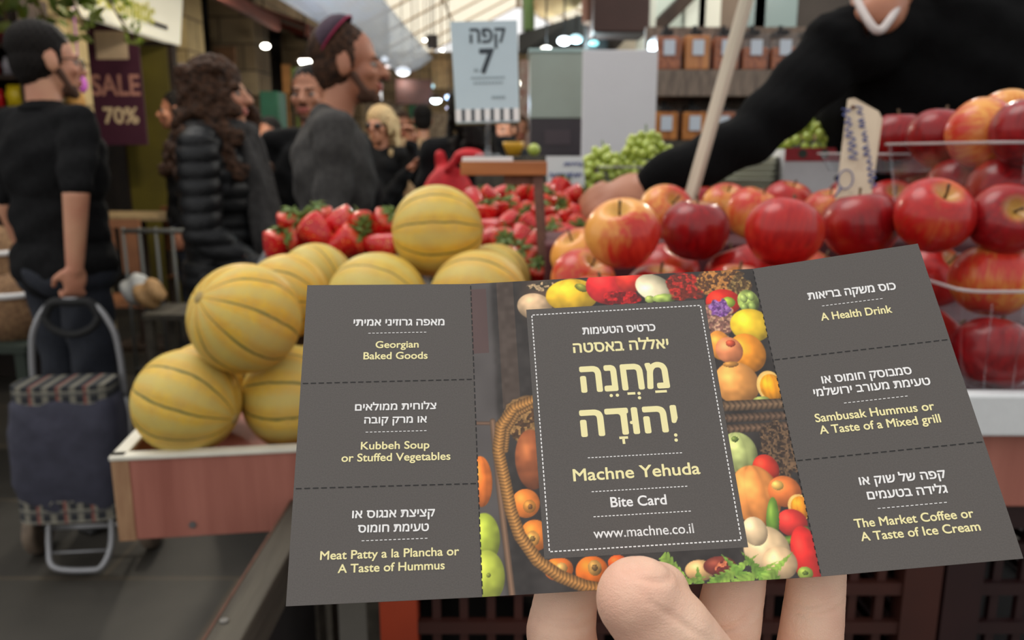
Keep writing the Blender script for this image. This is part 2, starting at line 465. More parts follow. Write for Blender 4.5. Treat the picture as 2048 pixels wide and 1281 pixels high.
    me.loops.add(F.size); me.loops.foreach_set('vertex_index', F.ravel())
    me.polygons.add(len(F)); me.polygons.foreach_set('loop_start', np.arange(0, F.size, 4)); me.polygons.foreach_set('loop_total', np.full(len(F), 4))
    me.update()
    ca = me.color_attributes.new('print', 'FLOAT_COLOR', 'POINT')
    p = np.pad(lin, ((0, 1), (0, 1), (0, 0)), 'edge').reshape(-1, 3)
    ca.data.foreach_set('color', np.concatenate([p, np.ones((len(p), 1))], 1).ravel().astype(np.float32))
    m, t, b, N, L, MATH, RAMP, MIX = nodes('produce_print_ink')
    vc = N('ShaderNodeVertexColor', layer_name='print'); L(vc.outputs[0], b.inputs['Base Color'])
    b.inputs['Roughness'].default_value = 0.42
    return link('printed_photograph', me, m, PO['C'])
def PICTURE():
  def paint(ell, poly_line, blotch, leaf, put, X, Y, n2, n3):
    ell(0.9, 30.9, 3.3, 7.4, (236, 122, 44), ribs=3)
    poly_line([(0.1, 48.0), (5.8, 47.6)], 0.7, (112, 84, 66), 0)
    poly_line([(5.0, 48.3), (6.0, 28.1), (8.0, -0.5)], 1.0, (128, 98, 76), 0)
    ell(1.3, 15.3, 4.3, 6.9, (176, 190, 66))
    ell(1.6, 5.3, 4.8, 6.9, (186, 196, 72))
    ell(2.0, 5.5, 0.7, 0.6, (130, 140, 50))
    ell(15.4, 48.0, 6.1, 7.9, (120, 88, 52), ns=3)
    blotch(13.5, 48.1, 5.8, 6.7, [(150, 112, 66), (84, 58, 36)])
    ell(15.5, 36.4, 4.8, 9.0, (150, 82, 46), ns=1.5)
    ell(13.0, 24.0, 4.0, 4.1, (238, 132, 52))
    ell(14.0, 23.1, 1.8, 1.9, (196, 128, 52), ns=2)
    ell(14.2, 23.0, 0.7, 0.8, (120, 80, 40))
    ell(14.9, 15.2, 4.1, 4.3, (230, 128, 46))
    ell(14.3, 14.4, 1.9, 2.1, (214, 150, 70), ns=2)
    ell(14.3, 14.3, 0.7, 0.8, (120, 90, 44))
    ell(20.6, 6.0, 4.0, 3.1, (236, 120, 40))
    ell(21.4, 6.2, 1.6, 1.5, (200, 150, 80), ns=2)
    ell(29.4, 4.9, 4.5, 4.1, (238, 118, 34))
    ell(30.2, 5.8, 1.9, 2.1, (200, 150, 76), ns=2)
    ell(30.2, 5.8, 0.8, 0.9, (120, 90, 50))
    ell(36.4, 6.7, 2.7, 2.1, (232, 96, 34))
    poly_line([(17.3, 54.0), (11.6, 52.0), (7.4, 46.9), (6.2, 39.5), (7.6, 30.8), (8.8, 22.3), (10.8, 15.4), (15.1, 8.6), (20.7, 4.2), (27.0, 1.3), (32.8, -0.1)], 1.8, (168, 118, 62), 3.2)
    poly_line([(16.8, 52.2), (12.3, 50.0), (9.2, 45.3), (8.3, 39.4)], 0.9, (140, 100, 56), 4)
    ell(19.7, 84.9, 5.6, 4.7, (206, 172, 134), rot=-20, ns=1.3)
    blotch(22.5, 91.9, 4.1, 1.8, [(190, 160, 120), (70, 60, 46)])
    ell(31.6, 88.1, 8.4, 6.0, (240, 190, 44), ribs=3)
    ell(34.7, 90.6, 2.2, 1.3, (140, 140, 50), rot=-30)
    ell(42.9, 90.6, 6.9, 6.5, (216, 36, 40))
    ell(50.5, 92.3, 5.0, 4.3, (214, 46, 34))
    blotch(47.1, 86.4, 5.9, 2.7, [(196, 28, 30), (120, 14, 18)], s=1.0)
    ell(57.3, 89.2, 4.7, 6.1, (232, 216, 178), rot=60)
    ell(55.5, 85.2, 1.5, 1.4, (160, 176, 90))
    ell(60.2, 85.3, 4.0, 1.6, (150, 170, 84), ns=3)
    blotch(67.4, 89.1, 6.2, 5.0, [(190, 44, 34), (120, 40, 26)], s=1.1)
    blotch(78.3, 90.6, 7.8, 6.2, [(180, 120, 60), (96, 60, 36)], s=0.7)
    blotch(84.2, 88.4, 3.7, 4.7, [(150, 120, 70), (90, 66, 40)], s=0.7)
    ell(78.1, 82.9, 5.6, 4.6, (216, 40, 26))
    ell(79.6, 82.7, 2.2, 1.9, (160, 180, 60))
    ell(85.8, 82.6, 3.4, 4.2, (150, 168, 84), ns=4)
    ell(84.6, 83.8, 1.2, 1.6, (160, 180, 96))
    ell(86.7, 80.8, 1.2, 1.6, (150, 172, 88))
    ell(86.9, 84.3, 1.2, 1.6, (156, 176, 92))
    ell(84.3, 80.6, 1.2, 1.6, (146, 168, 86))
    blotch(75.9, 76.6, 5.2, 6.9, [(196, 150, 120), (140, 96, 84)], s=0.8)
    blotch(76.6, 80.7, 3.1, 3.2, [(160, 110, 176), (120, 70, 140)], s=0.6)
    ell(85.0, 74.4, 6.4, 5.8, (244, 200, 46))
    ell(82.2, 65.3, 5.7, 6.6, (242, 150, 40))
    ell(74.4, 68.3, 3.6, 5.0, (236, 150, 60))
    ell(77.0, 66.5, 4.2, 4.5, (232, 140, 90))
    ell(77.8, 68.7, 1.5, 1.2, (200, 80, 50))
    ell(77.3, 55.8, 6.8, 7.0, (234, 158, 80))
    ell(76.6, 61.9, 2.4, 1.0, (190, 130, 60))
    ell(86.9, 54.2, 4.0, 5.1, (250, 200, 110), hi=1.05, lo=0.95)
    ell(87.3, 53.9, 3.5, 4.3, (244, 156, 24), ribs=5)
    ell(83.5, 50.0, 2.6, 1.3, (160, 170, 90))
    poly_line([(71.0, 48.9), (90.7, 48.7)], 1.7, (110, 86, 64), 2.0)
    poly_line([(71.1, 45.2), (90.7, 45.0)], 1.4, (96, 74, 58), 2.0)
    poly_line([(71.0, 41.9), (91.2, 41.9)], 1.4, (104, 80, 62), 2.0)
    blotch(85.7, 34.8, 4.8, 8.9, [(110, 84, 60), (62, 46, 36)], s=0.5)
    ell(74.0, 34.8, 5.4, 6.2, (186, 194, 120), ribs=4)
    ell(73.6, 38.8, 1.1, 0.9, (110, 130, 60))
    ell(80.7, 29.7, 3.8, 4.3, (206, 52, 34))
    ell(76.4, 22.5, 7.1, 8.7, (240, 150, 74), ribs=4)
    ell(84.6, 23.1, 4.7, 4.5, (226, 120, 56))
    ell(83.0, 24.9, 1.7, 1.4, (230, 180, 90))
    ell(87.8, 18.6, 3.3, 3.6, (250, 196, 110), hi=1.05, lo=0.95)
    ell(88.2, 18.5, 2.9, 3.1, (244, 150, 30), ribs=4)
    ell(84.8, 14.5, 4.3, 3.8, (214, 50, 44))
    ell(79.7, 15.4, 1.8, 6.6, (104, 140, 50), rot=-12)
    poly_line([(80.4, 9.8), (84.6, 10.1), (88.0, 12.3)], 1.2, (118, 150, 56), 0)
    ell(86.8, 5.5, 4.2, 8.2, (216, 38, 34))
    ell(85.5, 1.2, 2.1, 1.7, (150, 170, 70))
    ell(85.5, 1.2, 0.8, 0.6, (90, 110, 40))
    ell(76.6, 7.6, 6.4, 6.6, (232, 198, 152))
    ell(74.3, 12.8, 3.5, 4.0, (236, 204, 160))
    ell(79.3, 4.2, 4.8, 4.4, (226, 190, 144))
    ell(57.8, 3.5, 4.0, 2.8, (226, 180, 120))
    ell(63.3, 4.3, 4.5, 2.6, (120, 50, 40), ns=2)
    blotch(64.5, 3.8, 2.6, 1.8, [(214, 120, 80), (110, 40, 36)])
    leaf(48.5, 8.0, 54.8, 1.2, 2.1, (136, 168, 70))
    leaf(50.4, 2.7, 45.0, 7.1, 1.8, (136, 168, 70))
    leaf(53.3, 0.2, 48.9, 6.6, 1.8, (136, 168, 70))
    leaf(61.1, -0.5, 74.5, 7.0, 2.6, (136, 168, 70))
    leaf(70.4, -0.4, 63.9, 7.7, 2.4, (112, 150, 58))
    leaf(57.1, -0.5, 57.4, 5.1, 1.8, (112, 150, 58))
    leaf(66.3, -1.0, 79.4, 4.9, 2.4, (136, 168, 70))
    leaf(75.6, -0.7, 69.3, 8.1, 2.6, (112, 150, 58))
    leaf(50.6, -0.1, 60.2, 2.1, 1.8, (136, 168, 70))
    leaf(44.8, 5.8, 51.9, 3.9, 1.6, (112, 150, 58))
    leaf(78.3, -0.2, 71.0, 2.8, 1.8, (112, 150, 58))
    leaf(74.4, 0.0, 83.9, 7.2, 2.0, (136, 168, 70))
    leaf(59.8, -0.6, 65.7, 3.1, 1.6, (112, 150, 58))
  return paint
produce_print()
# ================================================================ stall: materials
M_PINK = mat('pink_plywood', srgb(176, 112, 96), 0.65, col2=srgb(150, 88, 74), scale=26, stretch=(1, 1, 0.10), bump=0.15)
M_PLYEDGE = mat('plywood_edge', srgb(176, 140, 104), 0.7, col2=srgb(140, 100, 72), scale=60, stretch=(1, 1, 0.2))
M_WHITEP = mat('white_paint', srgb(226, 222, 206), 0.5, var=0.12, scale=30)
M_FOAM = mat('white_foam', srgb(222, 224, 224), 0.6, var=0.05, scale=80, bump=0.05)
M_DARKWOOD = mat('weathered_dark_wood', srgb(84, 78, 66), 0.75, col2=srgb(56, 50, 42), scale=30, stretch=(1, 0.1, 1), bump=0.3)
M_RUST = mat('rusty_edge', srgb(92, 60, 44), 0.8, var=0.4, scale=60)
M_BLACKPLY = mat('black_panel', srgb(26, 24, 23), 0.7, var=0.3, scale=20)
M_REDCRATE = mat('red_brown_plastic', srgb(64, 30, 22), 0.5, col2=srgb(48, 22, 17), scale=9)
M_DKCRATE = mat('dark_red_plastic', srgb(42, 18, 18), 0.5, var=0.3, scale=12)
M_STEEL = mat('steel', srgb(150, 150, 150), 0.35, metal=0.9)
M_LEAF = mat('calyx_green', srgb(120, 140, 62), 0.55, col2=srgb(66, 96, 36), scale=120)
M_STEM = mat('brown_stem', srgb(92, 66, 36), 0.7, var=0.4, scale=200)
def clear_plastic():
    m, t, b, N, L, MATH, RAMP, MIX = nodes('clear_plastic')
    out = t.nodes['Material Output']
    tr = N('ShaderNodeBsdfTransparent'); tr.inputs[0].default_value = (0.93, 0.94, 0.95, 1)
    gl = N('ShaderNodeBsdfGlossy', Roughness=0.12); gl.inputs[0].default_value = (0.9, 0.92, 0.95, 1)
    lw = N('ShaderNodeLayerWeight', Blend=0.25)
    mx = N('ShaderNodeMixShader')
    L(RAMP(lw.outputs['Facing'], (0.0, 0.02), (1.0, 0.35)), mx.inputs[0]); L(tr.outputs[0], mx.inputs[1]); L(gl.outputs[0], mx.inputs[2])
    L(mx.outputs[0], out.inputs[0])
    return m
M_CLEAR = clear_plastic()
def melon_skin(name, c1, c2, groove):
    m, t, b, N, L, MATH, RAMP, MIX = nodes(name)
    tc = N('ShaderNodeTexCoord'); sp = N('ShaderNodeSeparateXYZ'); L(tc.outputs['Object'], sp.inputs[0])
    nz = N('ShaderNodeTexNoise', Scale=14.0, Detail=4.0); L(tc.outputs['Object'], nz.inputs['Vector'])
    an = MATH('ARCTAN2', sp.outputs['Y'], sp.outputs['X'])
    an = MATH('ADD', an, MATH('MULTIPLY', MATH('SUBTRACT', nz.outputs['Fac'], 0.5), 0.22))
    fr = MATH('ABSOLUTE', MATH('SUBTRACT', MATH('FRACT', MATH('MULTIPLY', an, 9 / (2 * PI))), 0.5))
    n2 = N('ShaderNodeTexNoise', Scale=55.0, Detail=5.0); L(tc.outputs['Object'], n2.inputs['Vector'])
    vo = N('ShaderNodeTexVoronoi', Scale=330.0, feature='DISTANCE_TO_EDGE'); 
    mp = N('ShaderNodeMapping'); mp.inputs['Scale'].default_value = (1, 1, 0.55); L(tc.outputs['Object'], mp.inputs[0])
    ad = N('ShaderNodeMixRGB', blend_type='ADD', Fac=0.012); L(mp.outputs[0], ad.inputs[1]); L(n2.outputs['Color'], ad.inputs[2]); L(ad.outputs[0], vo.inputs['Vector'])
    base = MIX(RAMP(n2.outputs['Fac'], (0.35, 0), (0.66, 1)), c1, c2)
    base = MIX(RAMP(nz.outputs['Fac'], (0.42, 0.0), (0.68, 0.55)), base, srgb(206, 174, 104))
    net = RAMP(vo.outputs['Distance'], (0.02, 0.75), (0.13, 0.0))
    base = MIX(net, base, srgb(206, 176, 96))
    base = MIX(RAMP(fr, (0.0, 0.0), (0.24, 0.0), (0.40, 0.42), (0.5, 0.42)), base, srgb(196, 192, 120))
    base = MIX(RAMP(MATH('ADD', fr, MATH('MULTIPLY', MATH('SUBTRACT', n2.outputs['Fac'], 0.5), 0.05)), (0.020, 0.95), (0.045, 0.0)), base, groove)
    L(base, b.inputs['Base Color']); b.inputs['Roughness'].default_value = 0.5; b.inputs['Specular IOR Level'].default_value = 0.35
    bp = N('ShaderNodeBump', Strength=0.35, Distance=0.0012); L(net, bp.inputs['Height']); L(bp.outputs[0], b.inputs['Normal'])
    return m
M_MELON = [melon_skin('yellow_melon_rind', srgb(228, 186, 62), srgb(212, 166, 56), srgb(98, 104, 56)), melon_skin('golden_melon_rind', srgb(232, 184, 50), srgb(216, 160, 48), srgb(110, 112, 60)), melon_skin('pale_melon_rind', srgb(220, 186, 74), srgb(208, 168, 60), srgb(112, 110, 66))]
def apple_skin(name, red, dark, yellow, blush, thr):
    m, t, b, N, L, MATH, RAMP, MIX = nodes(name)
    tc = N('ShaderNodeTexCoord'); sp = N('ShaderNodeSeparateXYZ'); L(tc.outputs['Object'], sp.inputs[0])
    oi = N('ShaderNodeObjectInfo')
    va = N('ShaderNodeVectorMath', operation='ADD'); L(tc.outputs['Object'], va.inputs[0])
    cb = N('ShaderNodeCombineXYZ'); L(MATH('MULTIPLY', oi.outputs['Random'], 7.0), cb.inputs[0]); L(MATH('MULTIPLY', oi.outputs['Random'], 3.0), cb.inputs[1]); L(cb.outputs[0], va.inputs[1])
    n1 = N('ShaderNodeTexNoise', Scale=15.0, Detail=1.5); L(va.outputs[0], n1.inputs['Vector'])
    mp = N('ShaderNodeMapping'); mp.inputs['Scale'].default_value = (1, 1, 0.10); L(va.outputs[0], mp.inputs[0])
    n2 = N('ShaderNodeTexNoise', Scale=190.0, Detail=3.0); L(mp.outputs[0], n2.inputs['Vector'])
    vo = N('ShaderNodeTexVoronoi', Scale=200.0); L(tc.outputs['Object'], vo.inputs['Vector'])
    rr = MATH('SQRT', MATH('ADD', MATH('MULTIPLY', sp.outputs['X'], sp.outputs['X']), MATH('MULTIPLY', sp.outputs['Y'], sp.outputs['Y'])))
    top = MATH('MULTIPLY', RAMP(rr, (0.006, 1.0), (0.0175, 0.0)), MATH('GREATER_THAN', sp.outputs['Z'], 0.0))
    bl = RAMP(MATH('ADD', n1.outputs['Fac'], MATH('MULTIPLY', MATH('SUBTRACT', n2.outputs['Fac'], 0.5), 0.35)), (thr, 0.0), (thr + 0.20, blush))
    col = MIX(RAMP(n2.outputs['Fac'], (0.30, 0), (0.78, 1)), red, dark)
    col = MIX(bl, col, yellow)
    col = MIX(MATH('MULTIPLY', top, 0.75), col, srgb(214, 176, 92))
    col = MIX(RAMP(vo.outputs['Distance'], (0.04, 0.45), (0.10, 0.0)), col, srgb(226, 170, 110))
    L(col, b.inputs['Base Color']); b.inputs['Roughness'].default_value = 0.32; b.inputs['Coat Weight'].default_value = 0.18; b.inputs['Coat Roughness'].default_value = 0.10; b.inputs['Specular IOR Level'].default_value = 0.35
    return m
M_APPLE = {'d': apple_skin('dark_red_apple_skin', srgb(158, 16, 22), srgb(104, 8, 16), srgb(186, 48, 30), 0.7, 0.56),
           'r': apple_skin('red_apple_skin', srgb(190, 32, 26), srgb(148, 16, 20), srgb(218, 104, 52), 0.8, 0.52),
           'p': apple_skin('blushed_apple_skin', srgb(206, 58, 40), srgb(172, 26, 26), srgb(236, 166, 80), 0.95, 0.44)}
def berry_skin():
    m, t, b, N, L, MATH, RAMP, MIX = nodes('strawberry_skin')
    tc = N('ShaderNodeTexCoord'); sp = N('ShaderNodeSeparateXYZ'); L(tc.outputs['Object'], sp.inputs[0])
    vo = N('ShaderNodeTexVoronoi', Scale=175.0); L(tc.outputs['Object'], vo.inputs['Vector'])
    nz = N('ShaderNodeTexNoise', Scale=40.0); L(tc.outputs['Object'], nz.inputs['Vector'])
    col = MIX(RAMP(nz.outputs['Fac'], (0.35, 0), (0.7, 1)), srgb(214, 22, 26), srgb(176, 12, 22))
    col = MIX(RAMP(sp.outputs['Z'], (0.0, 0.0), (0.013, 0.0), (0.024, 0.6)), col, srgb(236, 130, 70))
    col = MIX(RAMP(vo.outputs['Distance'], (0.14, 0.9), (0.24, 0.0)), col, srgb(236, 170, 90))
    L(col, b.inputs['Base Color']); b.inputs['Roughness'].default_value = 0.3; b.inputs['Coat Weight'].default_value = 0.2
    bp = N('ShaderNodeBump', Strength=0.5, Distance=0.001); L(RAMP(vo.outputs['Distance'], (0.1, 0.0), (0.4, 1.0)), bp.inputs['Height']); L(bp.outputs[0], b.inputs['Normal'])
    return m
M_BERRY = berry_skin()

# ---------------------------------------------------------------- crates, stands
def open_crate(name, loc, rz, L_, D, z0, z1, fl, th, mwall, mrim, label, cat, rim_th=0.006, screws=()):
    root = empty(name, (loc[0], loc[1], z0), rz, label, cat)
    h = z1 - z0
    for nm, c, s, m in (('front_board', (L_ / 2, th / 2, h / 2), (L_, th, h), mwall), ('back_board', (L_ / 2, D - th / 2, h / 2), (L_, th, h), mwall),
                        ('side_board', (th / 2, D / 2, h / 2), (th, D - 2 * th, h), M_PLYEDGE), ('side_board', (L_ - th / 2, D / 2, h / 2), (th, D - 2 * th, h), M_PLYEDGE),
                        ('bottom_board', (L_ / 2, D / 2, fl - z0 - 0.006), (L_ - 2 * th, D - 2 * th, 0.012), mwall)):
        b = NB(); box(b, c, s, None, 0.001); obj(nm, b, m, root)
    b = NB()
    for c, s in (((L_ / 2, th / 2 - .001, h + rim_th / 2), (L_ + .004, th + .004, rim_th)), ((L_ / 2, D - th / 2, h + rim_th / 2), (L_ + .004, th, rim_th)), ((th / 2, D / 2, h + rim_th / 2), (th + .004, D, rim_th)), ((L_ - th / 2, D / 2, h + rim_th / 2), (th + .004, D, rim_th))):
        box(b, c, s, None, 0.0015)
    tag(obj('painted_rim', b, mrim, root), 'white painted rim')
    for sx_, sz_ in screws:
        b = NB(); cone(b, (sx_, -0.0015, sz_), (sx_, 0.004, sz_), 0.0045, None, 14); box(b, (sx_, -0.0016, sz_), (0.006, 0.0006, 0.001)); obj('screw', b, M_STEEL, root)
    return root
mc = open_crate('melon_crate', (-0.487, 0.915, 0), rad(7.6), 0.325, 0.40, 0.905, 1.0105, 0.975, 0.014, M_PINK, M_WHITEP, 'pink plywood crate with white painted rim holding the melons', 'crate', screws=((0.088, 0.016),))
b = NB(); box(b, (0.010, -0.0008, 0.0525), (0.020, 0.0022, 0.105)); tag(obj('end_strip', b, M_PLYEDGE, mc), 'pale end grain strip at the corner')
def trestle(name, x0, x1, y0, y1, z, label, m=M_DARKWOOD):
    root = empty(name, ((x0 + x1) / 2, (y0 + y1) / 2, 0), 0, label, 'table')
    b = NB(); box(b, (0, 0, z - .015), (x1 - x0, y1 - y0, .03)); obj('tabletop', b, m, root)
    for sx_ in (-1, 1):
        for sy_ in (-1, 1):
            b = NB(); box(b, (sx_ * ((x1 - x0) / 2 - .03), sy_ * ((y1 - y0) / 2 - .03), (z - .03) / 2), (.04, .04, z - .03)); obj('leg', b, m, root)
    return root
trestle('trestle_table', -0.31, -0.16, 1.03, 1.72, 0.905, 'low dark trestle table under the pink melon crate')
# dark rail of the stall frame that runs towards the viewer
fr = empty('stall_frame', (-0.26, 0.45, 0), 0, 'dark weathered wooden frame rail running towards the viewer beside the crates', 'stall frame')
b = NB(); box(b, (0, 0.1725, 0.925), (0.034, 0.625, 0.05), None, 0.002); obj('side_rail', b, M_DARKWOOD, fr)
b = NB(); box(b, (-0.0165, 0.1725, 0.9495), (0.003, 0.625, 0.003)); obj('edge_strip', b, M_RUST, fr)
b = NB(); box(b, (0.008, 0.1725, 0.70), (0.012, 0.61, 0.40)); obj('side_panel', b, M_BLACKPLY, fr)
for yy in (-0.12, 0.47):
    b = NB(); box(b, (0, yy, 0.45), (0.036, 0.036, 0.90)); obj('leg', b, M_DARKWOOD, fr)
b = NB(); cone(b, (-0.008, 0.22, 0.949), (-0.008, 0.22, 0.952), 0.004, None, 12); obj('screw', b, M_STEEL, fr)
def plastic_crate(x, y, z, W=0.298, D=0.38, h=0.2545, m=M_REDCRATE, label='', group=None, mpost=None):
    root = empty('plastic_crate', (x, y, z), 0, label, 'crate', group)
    for sx_ in (0.02, W - 0.02):
        for sy_ in (0.012, D - 0.012): b = NB(); box(b, (sx_, sy_, h / 2), (0.04, 0.024, h)); obj('corner_post', b, mpost or m, root)
    b = NB()
    box(b, (W / 2, 0.010, h - 0.014), (W - .08, 0.02, 0.026)); box(b, (W / 2, D - 0.010, h - 0.014), (W - .08, 0.02, 0.026))
    box(b, (0.01, D / 2, h - 0.014), (0.02, D - .048, 0.026)); box(b, (W - 0.01, D / 2, h - 0.014), (0.02, D - .048, 0.026))
    obj('rim', b, m, root)
    b = NB()
    for k in range(5): box(b, (W / 2, 0.008, 0.016 + k * (h - 0.06) / 4.2), (W - 0.08, 0.010, 0.014))
    n = 7
    for k in range(n): box(b, (0.06 + (W - 0.12) * k / (n - 1), 0.013, h / 2 - .012), (0.009, 0.008, h - 0.03))
    for k in range(5): box(b, (0.008, D / 2, 0.016 + k * (h - 0.06) / 4.2), (0.010, D - 0.05, 0.014)); box(b, (W - 0.008, D / 2, 0.016 + k * (h - 0.06) / 4.2), (0.010, D - 0.05, 0.014)); box(b, (W / 2, D - 0.008, 0.016 + k * (h - 0.06) / 4.2), (W - .08, 0.010, 0.014))
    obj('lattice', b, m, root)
    b = NB(); box(b, (W / 2, D / 2, 0.006), (W - 0.03, D - 0.03, 0.008)); obj('bottom', b, M_BLACKPLY, root)
    return root
M_POST = mat('orange_red_plastic', srgb(158, 58, 30), 0.5, var=.2, scale=12)
XC = (-0.142, 0.160, 0.462)
NMC = ('orange red', 'red brown', 'dark maroon')
WHC = ('left of the holding hand', 'behind the holding hand', 'below the right card end')
for i, x in enumerate(XC):
    for k in range(4):
        lv = ('bottom crate', 'second crate up', 'third crate up', 'top crate')[k]
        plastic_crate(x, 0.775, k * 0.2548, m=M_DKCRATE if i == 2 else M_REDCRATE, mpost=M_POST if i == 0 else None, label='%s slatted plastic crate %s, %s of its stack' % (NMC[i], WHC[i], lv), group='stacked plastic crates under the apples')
st = empty('apple_stand', (-0.142, 0.765, 0), 0, 'pinkish brown plywood stand carrying the white tray of apples', 'stand')
b = NB(); box(b, (0.455, 0.50, 1.062), (0.91, 1.0, 0.083), None, 0.002); obj('body', b, M_PINK, st)
for sx_ in (0.03, 0.88):
    b = NB(); box(b, (sx_, 0.97, 0.51), (0.04, 0.04, 1.02)); obj('leg', b, M_DARKWOOD, st)
M_PLUMP = mat('plum_tray_paper', srgb(96, 46, 52), .7, var=.3, scale=20)
tr = empty('apple_tray', (0.035, 0.745, 1.104), 0, 'white tray with a deep front edge under the apple pile', 'tray')
b = NB(); box(b, (0.365, 0.010, 0.0215), (0.73, 0.02, 0.043), None, 0.003); obj('front_edge', b, M_FOAM, tr)
b = NB(); box(b, (0.365, 0.36, 0.007), (0.73, 0.68, 0.014)); obj('base', b, M_PLUMP, tr)
b = NB(); box(b, (0.19, 0.27, 0.0435), (0.37, 0.49, 0.058), None, .004); box(b, (0.58, 0.40, 0.0335), (0.30, 0.20, 0.038), None, .004); obj('raised_liner', b, M_PLUMP, tr)
b = NB(); box(b, (0.365, 0.60, 0.0765), (0.70, 0.30, 0.125), None, .004); box(b, (0.30, 0.34, 0.075), (0.02, 0.02, 0.01)); obj('rear_step', b, M_PLUMP, tr)
# ---------------------------------------------------------------- melons
def melon_mesh():
    bm = NB(); n = 72
    prof = []
    for i in range(33):
        t = PI * i / 32
        prof.append((math.sin(t) ** 0.97 if 0 < i < 32 else 0, 0.98 * math.cos(t)))
    lathe(bm, prof, n)
    for v in bm.verts:
        a = math.atan2(v.co.y, v.co.x)
        f = abs(((a * 9 / (2 * PI)) % 1) - 0.5)
        k = 1 - 0.026 * math.exp(-(f / 0.09) ** 2) * min(1, math.hypot(v.co.x, v.co.y) * 1.6)
        v.co = Vector((v.co.x * k, v.co.y * k, v.co.z)) * 0.07
    me = bpy.data.meshes.new('melon'); bm.to_mesh(me); bm.free()
    me.polygons.foreach_set('use_smooth', [True] * len(me.polygons))
    return me
MEL = [(-0.4169, 0.9835, 1.0639, 0.0681, 0, (1, -.32, .15), 'yellow melon at the front left corner of the crate'),
(-0.3363, 0.986, 1.1723, 0.0699, 1, (-.55, .5, .62), 'golden ridged melon resting on top of the front left melons'),
(-0.2973, 1.0499, 1.0483, 0.0716, 0, (1, .0, .12), 'yellow melon in the front row cut off by the card edge'),
(-0.3242, 1.1372, 1.1737, 0.0607, 1, (1, -.1, .25), 'bright yellow melon just behind the golden ridged melon'),
(-0.3112, 1.2554, 1.1765, 0.0603, 2, (.8, -.35, .6), 'pale netted melon in front of the left strawberries'),
(-0.1872, 1.0943, 1.1716, 0.071, 2, (1, -.15, .2), 'melon peeking over the left card panel, lower left of the topmost melon'),
(-0.1099, 1.1817, 1.263, 0.0679, 0, (1, .03, -.08), 'topmost melon with dark grooves sitting above all the others'),
(-0.0459, 1.0949, 1.1743, 0.071, 1, (1, -.06, .2), 'bright yellow melon peeking over the centre card panel, lower right of the topmost melon'),
(-0.0279, 1.2259, 1.1813, 0.0580, 2, (.7, -.5, .5), 'pale melon tucked behind the topmost melon beside the strawberries'),
(-0.4451, 1.1182, 1.0442, 0.064, 1, (1, .3, .1), 'melon mostly hidden in the gap behind the two front left melons'),
(-0.2569, 1.1877, 1.0489, 0.0731, 1, (1, 0, .1), 'shaded melon low in the crate right of the golden ridged melon')]
mel_me = melon_mesh()
M_SCAR = mat('melon_scar', srgb(170, 146, 90), 0.8, var=0.3, scale=200)
for (x, y, z, r, mi, rot, lab) in MEL:
    ax = Vector((rot[0], -rot[2], rot[1])).normalized()
    o = link('melon', mel_me.copy(), M_MELON[mi], None, (x, y, z), (ax.to_track_quat('Z', 'Y').to_matrix() @ Matrix.Rotation(x * 9, 3, 'Z')).to_euler())
    o.scale = (r / 0.07,) * 3
    tag(o, lab, 'melon', 'melons in the crate')
    b = NB(); lathe(b, [(0, 0.0702), (0.006, 0.0700), (0.0075, 0.0685), (0.0085, 0.0665)], 16); obj('stem_scar', b, M_SCAR, o, True)
